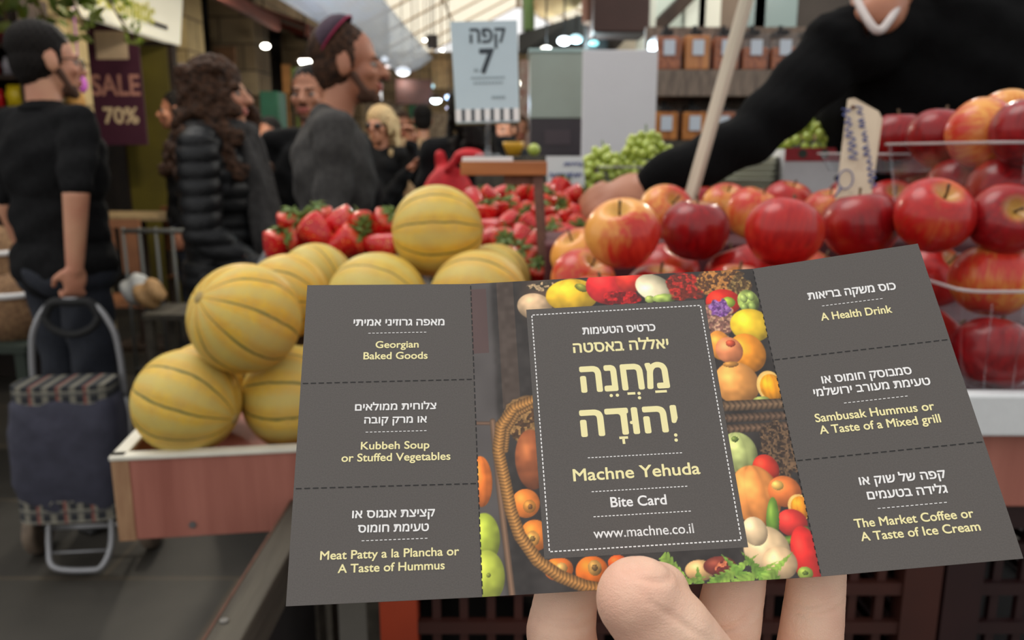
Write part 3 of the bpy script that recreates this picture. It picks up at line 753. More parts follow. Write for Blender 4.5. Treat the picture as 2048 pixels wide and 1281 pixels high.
# ---------------------------------------------------------------- apples
def apple_mesh():
    bm = NB(); prof = []
    for i in range(37):
        t = PI * i / 36
        r = math.sin(t) * (1 + 0.07 * math.cos(t)); z = 0.93 * math.cos(t)
        if z > 0: z -= 0.34 * math.exp(-(r / 0.27) ** 2)
        else: z += 0.20 * math.exp(-(r / 0.22) ** 2)
        prof.append((r if 0 < i < 36 else 0, z))
    lathe(bm, prof, 40)
    for v in bm.verts:
        a = math.atan2(v.co.y, v.co.x)
        k = 1 + 0.022 * math.cos(5 * a) * (0.4 - 0.6 * v.co.z) + 0.015 * math.cos(2 * a + 1)
        v.co = Vector((v.co.x * k, v.co.y * k, v.co.z)) * 0.041
    me = bpy.data.meshes.new('apple'); bm.to_mesh(me); bm.free()
    me.polygons.foreach_set('use_smooth', [True] * len(me.polygons))
    return me
APP = [(0.1208, 0.8751, 1.2901, 0.041, 'p', 28, -14, 'yellow and red blushed apple at the left end of the front upper row'),
(0.2193, 0.96, 1.2862, 0.0407, 'd', 4, 4, 'deep red apple second from left in the front upper row'),
(0.2897, 0.8526, 1.2935, 0.041, 'r', -14, 16, 'round red apple with a pale streak, third from left in the front row'),
(0.3932, 0.9036, 1.2962, 0.0417, 'd', -8, -6, 'dark red apple right in front of the handwritten price board'),
(0.4411, 0.8415, 1.3124, 0.0403, 'r', 38, 4, 'red apple with its wide stem hollow facing up, right of the price board'),
(0.5090, 0.8290, 1.3095, 0.0370, 'd', 62, -20, 'dark apple at the right edge of the frame below the clear punnet'),
(0.2255, 1.1785, 1.2904, 0.041, 'p', 50, 20, 'orange blushed apple behind and between the two leftmost front apples'),
(0.3474, 1.1574, 1.2899, 0.041, 'p', 12, 22, 'orange and red apple with a short stem behind the streaked apple'),
(0.3656, 1.3773, 1.2863, 0.041, 'p', 25, 0, 'small looking pale orange apple at the back right of the wooden stake'),
(0.4756, 1.1995, 1.2866, 0.041, 'p', 10, -10, 'pale blushed apple with stem at the foot of the handwritten price board'),
(0.5651, 1.2017, 1.2968, 0.041, 'r', 40, -8, 'red apple showing its stem hollow, directly right of the price board foot'),
(0.4518, 1.3229, 1.2933, 0.041, 'r', 15, 10, 'rosy apple at the back in front of the white carton'),
(0.0961, 1.1251, 1.2334, 0.041, 'p', 20, -30, 'pinkish apple at the far left behind the blushed apple, next to the strawberries'),
(0.0876, 0.9823, 1.2207, 0.041, 'p', 28, 26, 'rosy apple with stem peeking over the card at the left end of the lower row'),
(0.2024, 1.0311, 1.2227, 0.041, 'r', 20, 16, 'lower red apple with a bright highlight between the two leftmost front apples'),
(0.2767, 0.9607, 1.2304, 0.0413, 'r', -12, -20, 'lower red apple peeking over the card between the second and third front apples'),
(0.3702, 0.9825, 1.222, 0.041, 'r', 10, 30, 'lower red apple under the gap between the streaked and the dark front apples'),
(0.5029, 1.0825, 1.2142, 0.041, 'd', 10, 10, 'shaded red apple low in the pile behind the price board'),
(0.5082, 0.8363, 1.2444, 0.0413, 'p', -16, 12, 'orange red apple on top inside the front clear punnet at the right edge'),
(0.5206, 0.9836, 1.2268, 0.041, 'r', 40, 30, 'red apple with a stem hollow just right of the top right card corner'),
(0.4956, 0.7999, 1.1741, 0.0407, 'd', -20, 20, 'dark red apple at the bottom of the front clear punnet above the white tray'),
(0.4806, 0.8853, 1.1627, 0.041, 'd', 10, 40, 'shaded apple beside the right card edge, deep in the front punnet'),
(0.5861, 1.2459, 1.3985, 0.041, 'd', 0, 0, 'leftmost apple in the raised punnets right of the price board'),
(0.5647, 1.0851, 1.3961, 0.041, 'd', -5, 10, 'red apple second from left in the raised punnets'),
(0.5644, 0.9882, 1.3988, 0.0421, 'p', 60, 60, 'orange apple turned on its side in the raised punnet, stem hollow to the left'),
(0.5706, 0.9084, 1.3983, 0.0398, 'd', -10, 16, 'large dark red apple at the right frame edge in the raised punnet'),
(0.572, 1.037, 1.331, 0.041, 'd', 0, 20, 'lower dark apple seen through the wall of the raised right punnet'),
(0.575, 0.948, 1.331, 0.041, 'd', 10, 40, 'lower dark apple nearest the frame edge inside the raised right punnet'),
(0.7233, 1.2076, 1.4272, 0.041, 'p', -30, 0, 'yellowish apple highest of all at the upper right frame edge'),
(0.3457, 1.5029, 1.2797, 0.041, 'd', 0, 0, 'dark apple at the very back directly beside the foot of the wooden stake'),
(0.6025, 1.4394, 1.2927, 0.041, 'd', 10, 0, 'dark pink apple farthest back in front of the carton handle hole')]
for x, y in ((.09, .80), (.176, .795), (.262, .795), (.347, .80), (.165, .884), (.250, .879), (.335, .884), (.418, .874)): APP.append((x, y, 1.2185, .041, 'r', 10, 0, 'red apple of the buried bottom row just behind the card'))
APP += [(.66, 1.09, 1.3965, .041, 'd', 0, 10, 'rear dark apple beside the orange one in the raised right punnet'), (.662, .99, 1.3965, .041, 'd', 20, 0, 'dark apple behind the frame edge apple in the raised right punnet'),
(.66, 1.04, 1.3295, .041, 'r', 0, 10, 'red apple at the bottom rear of the raised right punnet'), (.66, .95, 1.3295, .041, 'd', 0, -10, 'red apple at the bottom right of the raised right punnet'), (.745, 1.06, 1.3295, .041, 'd', 0, 0, 'apple in the far right corner of the raised punnet'),
(.655, 1.25, 1.388, .041, 'd', 0, 0, 'dark apple left below the yellowish topmost apple'), (.747, 1.288, 1.388, .041, 'r', 0, 0, 'red apple behind the yellowish topmost apple')]
app_me = {k: apple_mesh() for k in 'drp'}
for i, (x, y, z, r, k, rx, ry, lab) in enumerate(APP):
    o = link('apple', app_me[k], M_APPLE[k], None, (x, y, z))
    o.rotation_euler = (Euler((rad(rx), rad(ry), 0)).to_matrix() @ Euler((0, 0, i * 2.1)).to_matrix()).to_euler()
    o.scale = (r / 0.041,) * 3
    tag(o, lab, 'apple', 'apples on the stall')
    b = NB(); tube(b, [(0, 0, 0.024), (0.0008, 0, 0.032), (0.003, 0.0015, 0.042)], [0.0016, 0.0013, 0.0018], 7); obj('stem', b, M_STEM, o, True)
# clear punnets
def punnet(x0, x1, y0, y1, z0, z1, label, sag=0.004):
    root = empty('plastic_punnet', ((x0 + x1) / 2, (y0 + y1) / 2, z0), 0, label, 'punnet', 'clear apple punnets')
    w_, d_, h_ = (x1 - x0) / 2, (y1 - y0) / 2, z1 - z0
    def loop(s, z, n=6):
        P = []
        c = 0.02
        for qx, qy in ((-1, -1), (1, -1), (1, 1), (-1, 1)):
            cx, cy = qx * (w_ * s - c), qy * (d_ * s - c)
            a0 = math.atan2(qy, qx) - PI / 4
            for k in range(n): a = a0 + PI / 2 * k / (n - 1); P.append(Vector((cx + c * math.cos(a), cy + c * math.sin(a), z)))
        return P
    b = NB(); rings = []
    for s, z in ((0.90, 0.001), (0.905, 0.004), (0.95, h_ * .5), (1.0, h_)): rings.append([b.verts.new(p) for p in loop(s, z)])
    n = len(rings[0])
    for A, B in zip(rings, rings[1:]):
        for k in range(n): b.faces.new((A[k], A[(k + 1) % n], B[(k + 1) % n], B[k]))
    b.faces.new(list(reversed(rings[0])))
    obj('tub', b, M_CLEAR, root, True)
    b = NB(); tube(b, loop(1.012, h_), 0.0019, 6, True); obj('rolled_rim', b, M_PRIM, root, True)
    b = NB()
    for k in range(8):
        x = -w_ * 0.8 + w_ * 1.6 * k / 7
        tube(b, [(x * 0.93, -d_ * 0.93 - .001, h_ * .12), (x, -d_ * 0.99 - .001, h_ * .9)], 0.0009, 5)
    obj('ribs', b, M_CLEAR, root, True)
    return root
M_PRIM = mat('frosted_plastic_rim', srgb(196, 190, 190), 0.25, spec=0.6)
MATS['frosted_plastic_rim'].node_tree.nodes['Principled BSDF'].inputs['Alpha'].default_value = 0.55
punnet(0.433, 0.70, 0.752, 1.03, 1.122, 1.248, 'front clear plastic punnet of apples standing on the white tray')
punnet(0.520, 0.80, 0.872, 1.150, 1.287, 1.388, 'raised clear plastic punnet of dark apples at the right frame edge')
punnet(0.535, 0.80, 1.172, 1.44, 1.3445, 1.374, 'raised clear plastic punnet just behind the price board')
# ---------------------------------------------------------------- strawberries
def berry_mesh():
    bm = NB(); prof = []
    for i in range(25):
        t = i / 24
        z = 0.95 - 2.35 * t
        r = 1.06 * min(1, t / .16) ** .5 * (1 - t) ** .60 * (1 + .25 * t) if 0 < i < 24 else 0
        prof.append((r, z))
    lathe(bm, prof, 24)
    for v in bm.verts:
        a = math.atan2(v.co.y, v.co.x); k = 1 + 0.05 * math.cos(3 * a + 0.7)
        v.co = Vector((v.co.x * k, v.co.y * k, v.co.z)) * 0.0245
    me = bpy.data.meshes.new('strawberry'); bm.to_mesh(me); bm.free()
    me.polygons.foreach_set('use_smooth', [True] * len(me.polygons))
    me.materials.append(M_BERRY)
    return me
def calyx_mesh():
    bm = NB()
    for k in range(9):
        a = 2 * PI * k / 9 + 0.2 * math.sin(k * 5); lift = 0.004 * math.sin(k * 3.3)
        ca, sa = math.cos(a), math.sin(a)
        pr = [(0.002, 0, 0.0245), (0.008, 0.0042, 0.0268 + lift), (0.015, 0.0036, 0.0258 + lift), (0.022, 0, 0.0205 + lift), (0.015, -0.0036, 0.0258 + lift), (0.008, -0.0042, 0.0268 + lift)]
        A = [bm.verts.new((x * ca - y * sa, x * sa + y * ca, z)) for x, y, z in pr]
        B = [bm.verts.new((x * ca - y * sa, x * sa + y * ca, z - 0.0008)) for x, y, z in pr]
        bm.faces.new(A); bm.faces.new(list(reversed(B)))
        for i in range(6): bm.faces.new((A[i], B[i], B[(i + 1) % 6], A[(i + 1) % 6]))
    tube(bm, [(0, 0, 0.023), (0.001, 0, 0.031), (0.004, 0.002, 0.037)], [0.0018, 0.0013, 0.0012], 6)
    me = bpy.data.meshes.new('calyx'); bm.to_mesh(me); bm.free(); me.materials.append(M_LEAF)
    return me
bme, cme = berry_mesh(), calyx_mesh()
ORD = ['leftmost', 'second from left', 'third from left', 'fourth from left', 'fifth from left', 'sixth from left', 'seventh from left', 'eighth from left', 'ninth from left', 'tenth from left']
def berries(L_, names, where, group):
    rng = random.Random(5)
    rows = {}
    for it in L_:
        if it[4] is not None: rows.setdefault(it[4], []).append(it)
    lab = {}
    for k, v in rows.items():
        v.sort(key=lambda q: q[0] / q[1])
        for i, q in enumerate(v): lab[id(q)] = 'strawberry, %s in the %s row %s' % (ORD[i], names[k], where)
    for i, it in enumerate(L_):
        x, y, z, r, row, tilt, roll = it
        o = link('strawberry', bme, None, None, (x, y, z))
        o.rotation_euler = (Euler((0, rad(roll), 0)).to_matrix() @ Euler((rad(tilt), 0, i * 1.3)).to_matrix()).to_euler()
        o.scale = (r / 0.0245,) * 3
        tag(o, lab[id(it)], 'strawberry', group)
        link('calyx', cme, None, o)
B = []
BL = [(-0.387, 1.3931, 1.256, 0.0234, 1, 20, 20), (-0.4067, 1.384, 1.2188, 0.0277, 0, -10, 25), (-0.3351, 1.3627, 1.2451, 0.0300, 0, 10, -60), (-0.3346, 1.4111, 1.2596, 0.0263, 1, -30, -40), (-0.2962, 1.3903, 1.2562, 0.0290, 1, 0, 78), (-0.2815, 1.354, 1.2257, 0.0318, 0, 0, 60), (-0.2487, 1.4016, 1.2343, 0.0245, 2, 20, 100), (-0.223, 1.382, 1.2553, 0.0258, 1, -20, 50), (-0.2192, 1.356, 1.2203, 0.0289, 0, 10, 110), (-0.3697, 1.3808, 1.2295, 0.0225, 2, 80, 0), (-0.2605, 1.3769, 1.2626, 0.0206, 1, 60, 70)]
berries(BL, {0: 'front', 1: 'upper', 2: 'half hidden'}, 'left of the topmost melon', 'strawberries left of the topmost melon')
BRP = """-0.0754 1.5816 1.2841|-0.0459 1.614 1.2881|0.011 1.6108 1.2902|0.0264 1.6472 1.3023|-0.0143 1.6476 1.2922|0.0746 1.6311 1.2961|0.0638 1.5601 1.2778|0.0983 1.5866 1.2799|0.1233 1.6203 1.2907|-0.0249 1.5437 1.2636|0.001 1.5764 1.2689|-0.0488 1.5101 1.2606|0.0325 1.5372 1.2641|-0.0354 1.4552 1.2414|-0.0056 1.4927 1.2481|0.0945 1.5183 1.2505|0.125 1.5465 1.2577|0.116 1.4774 1.243|0.0786 1.3957 1.2262|0.0143 1.4254 1.2265|0.0331 1.4757 1.245|0.0428 1.3686 1.224|-0.0191 1.3845 1.2257|-0.0435 1.4179 1.2255|0.0311 1.3011 1.2022|0.043 1.2608 1.1861|0.0814 1.3485 1.2017|0.0651 1.4508 1.2427|0.0993 1.4314 1.2312|0.0139 1.3865 1.201|-0.0135 1.3459 1.2063|0.067 1.3121 1.1857|0.057 1.5045 1.261|0.0505 1.5989 1.288|0.0989 1.6678 1.3013|-0.0683 1.4801 1.24"""
BR = []
for q in BRP.split('|'):
    x, y, z = map(float, q.split())
    row = 5 if y > 1.595 else 4 if y > 1.535 else 3 if y > 1.47 else 2 if y > 1.39 else 1 if y > 1.33 else 0
    BR.append((x, y, z, 0.0234, row, random.uniform(-110, 60), random.uniform(-80, 80)))
berries(BR, {0: 'front', 1: 'second', 2: 'third', 3: 'fourth', 4: 'fifth', 5: 'back'}, 'right of the topmost melon', 'strawberries right of the topmost melon')
M_BLKTRAY = mat('black_tray_plastic', srgb(24, 24, 26), 0.3, var=0.2, scale=30)
def berry_box(name, x0, x1, y0, y1, z0, zf, zb, label, m):
    """tray with a sloping bottom that carries the berries"""
    root = empty(name, (x0, y0, z0), 0, label, 'tray')
    W_, D_ = x1 - x0, y1 - y0
    b = NB(); P = [(0.006, 0.006, zf - z0 - .028), (W_ - .006, 0.006, zf - z0 - .028), (W_ - .006, D_ - .006, zb - z0 - .028), (.006, D_ - .006, zb - z0 - .028)]
    bot = [b.verts.new((p[0], p[1], 0)) for p in P]; top = [b.verts.new(p) for p in P]
    b.faces.new(list(reversed(bot))); b.faces.new(top)
    for i in range(4): b.faces.new((bot[i], bot[(i + 1) % 4], top[(i + 1) % 4], top[i]))
    obj('sloping_bed', b, m, root)
    b = NB(); box(b, (W_ / 2, 0.002, (zf - z0) / 2), (W_, 0.004, zf - z0)); box(b, (W_ / 2, 0.0, zf - z0), (W_ + .008, 0.008, 0.004)); obj('front_wall', b, M_CLEAR, root)
    return root
berry_box('strawberry_tray', -0.105, 0.155, 1.286, 1.72, 1.104, 1.178, 1.295, 'tray sloping up to the back under the strawberries right of the topmost melon', M_BLKTRAY)
berry_box('strawberry_tray', -0.44, -0.185, 1.318, 1.45, 0.906, 1.208, 1.255, 'dark tray under the strawberries left of the topmost melon', M_BLKTRAY)
# ================================================================ people
def skin_mat(name, c, c2): return mat(name, srgb(*c), 0.5, col2=srgb(*c2), scale=9, sss=0.05, bump=0.04, bscale=160)
M_SKIN = skin_mat('skin', (204, 150, 118), (190, 126, 100))
M_SKIN2 = skin_mat('tanned_skin', (182, 124, 94), (164, 104, 78))
M_HAIRD = mat('dark_hair', srgb(26, 21, 18), 0.7, spec=.2, var=0.5, scale=90, bump=0.5, bscale=200)
M_HAIRB = mat('brown_hair', srgb(80, 54, 38), 0.7, spec=.2, col2=srgb(34, 24, 18), scale=60, bump=0.7, bscale=140)
M_BLONDE = mat('blonde_hair', srgb(206, 176, 128), 0.6, col2=srgb(168, 136, 92), scale=60, bump=0.5)
M_STUBBLE = mat('stubble', srgb(96, 66, 50), 0.8, var=0.3, scale=300)
M_WHITE = mat('eye_white', srgb(150, 138, 130), 0.6, spec=.1)
M_LIP = mat('lip', srgb(176, 96, 84), 0.5)
M_BLACKC = mat('black_cotton', srgb(26, 26, 27), 0.95, spec=.15, var=0.3, scale=60, bump=0.25, bscale=40)
M_BLACKK = mat('black_knit', srgb(11, 11, 12), 0.95, spec=.12, var=0.3, scale=50, bump=0.3, bscale=300)
M_PUFFER = mat('black_puffer_nylon', srgb(22, 23, 25), 0.5, spec=.3, var=0.3, scale=30, bump=0.3, bscale=60)
M_GREYK = mat('grey_knit', srgb(72, 70, 68), 0.95, spec=.15, col2=srgb(60, 58, 57), scale=50, bump=0.3, bscale=200)
M_SCARF = mat('grey_scarf', srgb(74, 72, 71), 0.95, spec=.15, var=0.35, scale=30, bump=0.5, bscale=90)
M_JEANS = mat('dark_jeans', srgb(34, 38, 48), 0.85, var=0.3, scale=60, bump=0.2)
M_JEANB = mat('blue_jeans', srgb(40, 56, 84), 0.85, var=0.3, scale=60, bump=0.2)
M_BEIGE = mat('beige_coat', srgb(176, 144, 108), 0.9, var=0.2, scale=30, bump=0.2)
M_RED = mat('red_fabric', srgb(206, 22, 34), 0.7, var=0.25, scale=30, bump=0.2)
M_TEE = mat('white_tee', srgb(206, 196, 192), 0.9, var=0.1, scale=60)
M_SHOE = mat('black_shoe', srgb(28, 26, 25), 0.6)
M_KIPPA = mat('purple_kippah', srgb(74, 56, 70), 0.9, var=0.3, scale=90)
M_KTRIM = mat('crimson_trim', srgb(150, 30, 70), 0.9)
M_GLASS = mat('dark_lens', srgb(20, 18, 18), 0.15)

def head_blobs(b, M):
    R = M.to_3x3()
    P = lambda *p: M @ Vector(p)
    ball(b, P(0, -.012, .030), (.076, .096, .088), R, 3)
    ball(b, P(0, .032, -.035), (.060, .062, .085), R)
    ball(b, P(0, .042, -.083), (.046, .045, .036), R)
    ball(b, P(0, .076, -.104), .018)
    cap(b, P(0, .092, .004), P(0, .116, -.034), .008, .0135); ball(b, P(-.010, .106, -.037), .009); ball(b, P(.010, .106, -.037), .009)
    cap(b, P(-.032, .080, .012), P(.032, .080, .012), .013)
    cap(b, P(-.018, .088, -.066), P(.018, .088, -.066), .010); cap(b, P(-.015, .087, -.077), P(.015, .087, -.077), .009)
    for s in (-1, 1):
        ball(b, P(s * .077, -.004, -.012), (.011, .022, .034), R); ball(b, P(s * .042, .066, -.030), .022)
def hand_blobs(b, w, d, n, s=1.0, curl=0.6, thumb=1):
    """hand from wrist w pointing along d with palm facing n"""
    d = d.normalized(); n = (n - d * n.dot(d)).normalized(); t = d.cross(n)
    Rm = Matrix((t, d, n)).transposed()
    ball(b, w + d * .048 * s, (.040 * s, .052 * s, .017 * s), Rm)
    cap(b, w - d * .02 * s, w + d * .02 * s, .026 * s, .027 * s)
    for i, (o, L) in enumerate(((-.029, .066), (-.010, .076), (.010, .072), (.028, .056))):
        p = w + d * .092 * s + t * o * s; a = 0.25 * curl
        for k, f in enumerate((.45, .32, .25)):
            a += curl * (0.5 if k == 0 else 0.8)
            q = p + (d * math.cos(a) + n * math.sin(a)) * L * f * s
            cap(b, p, q, (.0095 - .001 * k) * s, (.0085 - .001 * k) * s, 1); p = q
    p = w + d * .03 * s - t * thumb * .034 * s
    q = p + (d * .6 - t * thumb * .5 + n * .5).normalized() * .036 * s
    r = q + (d * .85 + n * .45).normalized() * .03 * s
    cap(b, p, q, .013 * s, .011 * s, 1); cap(b, q, r, .0105 * s, .008 * s, 1)
STD = dict(head=(0, .015, 1.63), neck=(0, -.01, 1.46), sr=(.185, -.01, 1.425), sl=(-.185, -.01, 1.425), er=(.235, -.04, 1.14), el=(-.235, -.04, 1.14),
           wr=(.245, .03, .885), wl=(-.245, .03, .885), chest=(0, 0, 1.29), waist=(0, 0, 1.10), hip=(0, 0, .95), hr=(.09, 0, .92), hl=(-.09, 0, .92), kr=(.10, .01, .50), kl=(-.10, .01, .50), ar=(.105, -.03, .09), al=(-.105, -.03, .09))
def person(label, head, yaw, head_yaw=0, head_pitch=0, skin=None, top=None, sleeve=1.0, bottom=None, hair=None, hair_kind='short', J=None, W=None, fat=1.0, name='person', vox=0.008, group=None, eyes=True, beard=None, puff=False, loose=0, hand_r=None, hand_l=None, coat=0.0):
    skin = skin or M_SKIN
    s = (head.z + .12) / 1.75
    Rz = Matrix.Rotation(yaw, 4, 'Z')
    j = {k: Vector(v) * s for k, v in STD.items()}
    if J: j.update({k: Vector(v) * s for k, v in J.items()})
    base = head - (Rz @ j['head']); base.z = 0
    root_M = Matrix.Translation(base) @ Rz
    if W: j.update({k: root_M.inverted() @ Vector(v) for k, v in W.items()})
    HM = Matrix.Translation(j['head']) @ Matrix.Rotation(head_yaw, 4, 'Z') @ Matrix.Rotation(head_pitch, 4, 'X') @ Matrix.Scale(s, 4)
    up_ax = (j['neck'] - j['chest']).normalized()
    lat = (j['sr'] - j['sl']).normalized()
    fwd = up_ax.cross(lat).normalized() * 1.0
    lat = fwd.cross(up_ax) if fwd.cross(up_ax).dot(lat) > 0 else -fwd.cross(up_ax)
    TR = Matrix((lat, fwd, up_ax)).transposed()
    def torso(b, e, lo=None):
        f = fat * s
        ball(b, j['chest'], (.172 * f + e, .112 * f + e, .19 * s + e), TR, 3)
        ball(b, j['waist'], (.152 * f + e, .103 * f + e, .17 * s + e), TR, 3)
        ball(b, j['hip'], (.168 * f + e, .115 * f + e, .13 * s + e), None, 3)
        for q in ('sr', 'sl'): cap(b, j['neck'] - up_ax * .035 * s, j[q] - lat * (0.02 if q == 'sr' else -.02) * s, .055 * s + e, .050 * s + e)
    def arm(b, q, e, frac=1.0):
        S, E_, W_ = j['s' + q], j['e' + q], j['w' + q]
        if frac <= 1: cap(b, S, S.lerp(E_, min(frac * 2, 1)), .052 * s + e, (.052 - .012 * min(1, frac * 2)) * s + e)
        if frac > 0.5: cap(b, E_, E_.lerp(W_, frac * 2 - 1), .040 * s + e, (.040 - .012 * (frac * 2 - 1)) * s + e)
    b = NB()
    head_blobs(b, HM)
    cap(b, j['neck'] - up_ax * .05 * s, j['head'] + (HM.to_3x3() @ Vector((0, -.022, -.06))), .056 * s, .052 * s)
    torso(b, 0)
    for q in 'rl':
        arm(b, q, 0)
        d = (j['w' + q] - j['e' + q])
        hd = (hand_r if q == 'r' else hand_l) or {}
        hand_blobs(b, j['w' + q], hd.get('d', d), hd.get('n', (Vector((-1, 0, 0)) if q == 'r' else Vector((1, 0, 0)))), s * hd.get('k', 1), hd.get('curl', .45), hd.get('thumb', 1 if q == 'r' else -1))
        cap(b, j['h' + q], j['k' + q], .078 * s, .052 * s); cap(b, j['k' + q], j['a' + q], .052 * s, .036 * s)
        cap(b, j['a' + q] - Vector((0, .03, .05)) * s, j['a' + q] + Vector((0, .13, -.055)) * s, .035 * s, .028 * s)
    o = link(name, melt(b, vox, 3), skin, None, base, (0, 0, yaw))
    tag(o, label, 'person', group)
    # clothes
    if top:
        b = NB(); e = loose or (.014 if not puff else .03)
        torso(b, e)
        for q in 'rl': arm(b, q, e * (.75 if not loose else .58), sleeve)
        cap(b, j['neck'] - up_ax * .05 * s, j['neck'] + up_ax * (.0 if not puff else .05) * s, .062 * s + e * .5, (.058 if not puff else .07) * s + e * .3)
        if coat:
            cap(b, j['hip'], j['hip'] - Vector((0, 0, coat)), .13 * s, .15 * s)
            cap(b, j['hip'] + Vector((.06, 0, 0)), j['hip'] + Vector((.07, 0, -coat)), .12, .13); cap(b, j['hip'] - Vector((.06, 0, 0)), j['hip'] + Vector((-.07, 0, -coat)), .12, .13)
        me = melt(b, vox, 3)
        if puff:
            displace(me, lambda c: .012 * np.abs(np.sin((c[:, 2] + .15 * np.abs(c[:, 0]) * (np.abs(c[:, 0]) > .2)) * PI / .055)) ** 0.6 - .006)
        else:
            r = np.random.default_rng(int(abs(head.x) * 1000))
            ph = r.random(6) * 6
            displace(me, lambda c: .004 * np.sin(c[:, 2] * 34 + c[:, 0] * 22 + ph[0] + 2 * np.sin(c[:, 1] * 14 + ph[1])) + .003 * np.sin(c[:, 2] * 60 - c[:, 0] * 30 + ph[2]))
        tag(link('jacket' if puff or coat else 'sweater' if sleeve > .6 else 'shirt', me, top, o))
    if bottom:
        b = NB(); e = .013
        ball(b, j['hip'] - Vector((0, 0, .02)), (.166 * s * fat + e, .113 * s * fat + e, .12 * s), None, 3)
        for q in 'rl':
            cap(b, j['h' + q], j['k' + q], .080 * s + e, .056 * s + e); cap(b, j['k' + q], j['a' + q], .056 * s + e, .048 * s + e)
        me = melt(b, vox, 2)
        displace(me, lambda c: .004 * np.sin(c[:, 2] * 40 + 3 * np.sin(c[:, 0] * 20)))
        link('trousers', me, bottom, o)
        for q in 'rl':
            b = NB(); a = j['a' + q]
            cap(b, a + Vector((0, -.04, -.045)) * s, a + Vector((0, .14, -.05)) * s, .044 * s, .038 * s); box(b, a + Vector((0, .05, -.083)) * s, (.085 * s, .27 * s, .014))
            link('shoe', melt(b, .008, 2), M_SHOE, o)
    P = lambda *p: HM @ Vector(p)
    R3 = HM.to_3x3()
    if hair is not None:
        b = NB(); rng = random.Random(int(abs(head.x) * 999) + 3)
        if hair_kind in ('short', 'receding'):
            ball(b, P(0, -.026 if hair_kind == 'receding' else -.022, .046), (.081, .095 if hair_kind == 'receding' else .098, .084), R3, 3)
            ball(b, P(0, -.040, -.004), (.0765, .072, .082), R3, 3); ball(b, P(0, -.052, -.035), (.064, .048, .055), R3, 3)
            for sg in (-1, 1): cap(b, P(sg * .072, .020, .03), P(sg * .074, .022, -.015), .010, .006)
        if hair_kind in ('long', 'curly'):
            ball(b, P(0, -.022, .043), (.092, .108, .095), R3, 3)
            ball(b, P(0, -.065, -.06), (.088, .060, .13), R3, 3)
            L_ = .30
            for k in range(230 if hair_kind == 'curly' else 60):
                a = rng.uniform(-2.35, 2.35) - PI / 2
                z = rng.uniform(-L_, .08) if hair_kind == 'curly' else rng.uniform(-.30, .05)
                wdt = 1.12 if z > -.05 else 1.12 + (.95 if hair_kind == 'curly' else .35) * (-z - .05) / .25
                rr = .020 + .012 * rng.random()
                fy = 0.085 * math.sin(a) * wdt * 1.05 - .028
                if hair_kind == 'curly': ball(b, P(.090 * math.cos(a) * wdt, fy, z), rr, None, 1)
                else: cap(b, P(.084 * math.cos(a) * wdt, fy, z), P(.094 * math.cos(a) * wdt, fy - .01, z - .07), .018, .014, 1)
        if hair_kind == 'curly':
            for k in range(110):
                sg = rng.choice((-1, 1)); q_ = rng.random()
                ball(b, P(sg * (.085 + .075 * q_ + .02 * rng.random()), -.06 + .15 * rng.random() + .04 * q_, .02 - .36 * q_), .020 + .012 * rng.random(), None, 1)
        me = melt(b, .006, 2)
        rg = np.random.default_rng(5)
        if hair_kind == 'curly': displace(me, lambda c: .004 * np.sin(c[:, 0] * 190 + 3 * np.sin(c[:, 2] * 120)) * np.sin(c[:, 2] * 160 + c[:, 1] * 150))
        else: displace(me, lambda c: .0022 * np.sin(c[:, 0] * 260 + c[:, 1] * 190) * np.sin(c[:, 2] * 210))
        link('hair', me, hair, o)
    if eyes:
        for sg in (-1, 1):
            b = NB(); ball(b, P(sg * .031, .0765, -.007), .0125 * s); e_ = obj('eye', b, M_WHITE, o, True)
            b = NB(); ball(b, P(sg * .031, .0835, -.007), .0066 * s); obj('iris', b, M_HAIRD, e_, True)
            b = NB(); cap(b, P(sg * .016, .0935, .013), P(sg * .046, .083, .016), .004 * s, .003 * s, 1); obj('eyebrow', b, hair if hair is not None else M_HAIRD, o, True)
        b = NB(); cap(b, P(-.019, .0925, -.067), P(.019, .0925, -.067), .0075 * s, None, 1); cap(b, P(-.014, .092, -.076), P(.014, .092, -.076), .007 * s, None, 1); obj('lips', b, M_LIP, o, True)
    if beard is not None:
        b = NB()
        ball(b, P(0, .043, -.084), (.0475, .0455, .036), R3); ball(b, P(0, .0755, -.104), .0192 * s)
        for sg in (-1, 1): cap(b, P(sg * .057, .020, -.035), P(sg * .040, .048, -.082), .0125 * s, .013 * s)
        cap(b, P(-.018, .094, -.053), P(.018, .094, -.053), .006 * s)
        link('beard', melt(b, .005, 2), beard, o)
    o['_s'] = s
    return o, HM, j, root_M
def clean(o):
    if '_s' in o: del o['_s']

# man with the shopping trolley, seen from behind
pA, HMa, jA, RMa = person('man in black polo shirt seen from behind, pulling a shopping trolley', at(92, 118, 2.75), rad(-30), head_yaw=rad(-16), skin=M_SKIN, top=M_BLACKC, sleeve=0.44, bottom=M_JEANS, hair=M_HAIRD, fat=1.2, beard=M_STUBBLE,
    W=dict(er=at(152, 388, 2.62), wr=at(150, 528, 2.66)), hand_r=dict(n=Vector((-.6, .2, .3)), curl=1.15))
b = NB()
for sg in (-1, 1):
    tube(b, [HMa @ Vector((sg * .076, .0, .003)), HMa @ Vector((sg * .070, .06, .004)), HMa @ Vector((sg * .050, .094, .0))], .0024, 6)
    tube(b, [HMa @ Vector((sg * .031 + .021 * math.cos(a), .103 - .012 * math.cos(a) * sg, -.008 + .016 * math.sin(a))) for a in [2 * PI * k / 16 for k in range(16)]], .0022, 6, True)
obj('glasses', b, M_GLASS, pA, True)
b = NB(); tube(b, [jA['neck'] + Vector((.066 * math.cos(a), .062 * math.sin(a) - .004, .012)) for a in [2 * PI * k / 20 for k in range(20)]], .016, 8, True); obj('collar', b, M_BLACKC, pA, True)
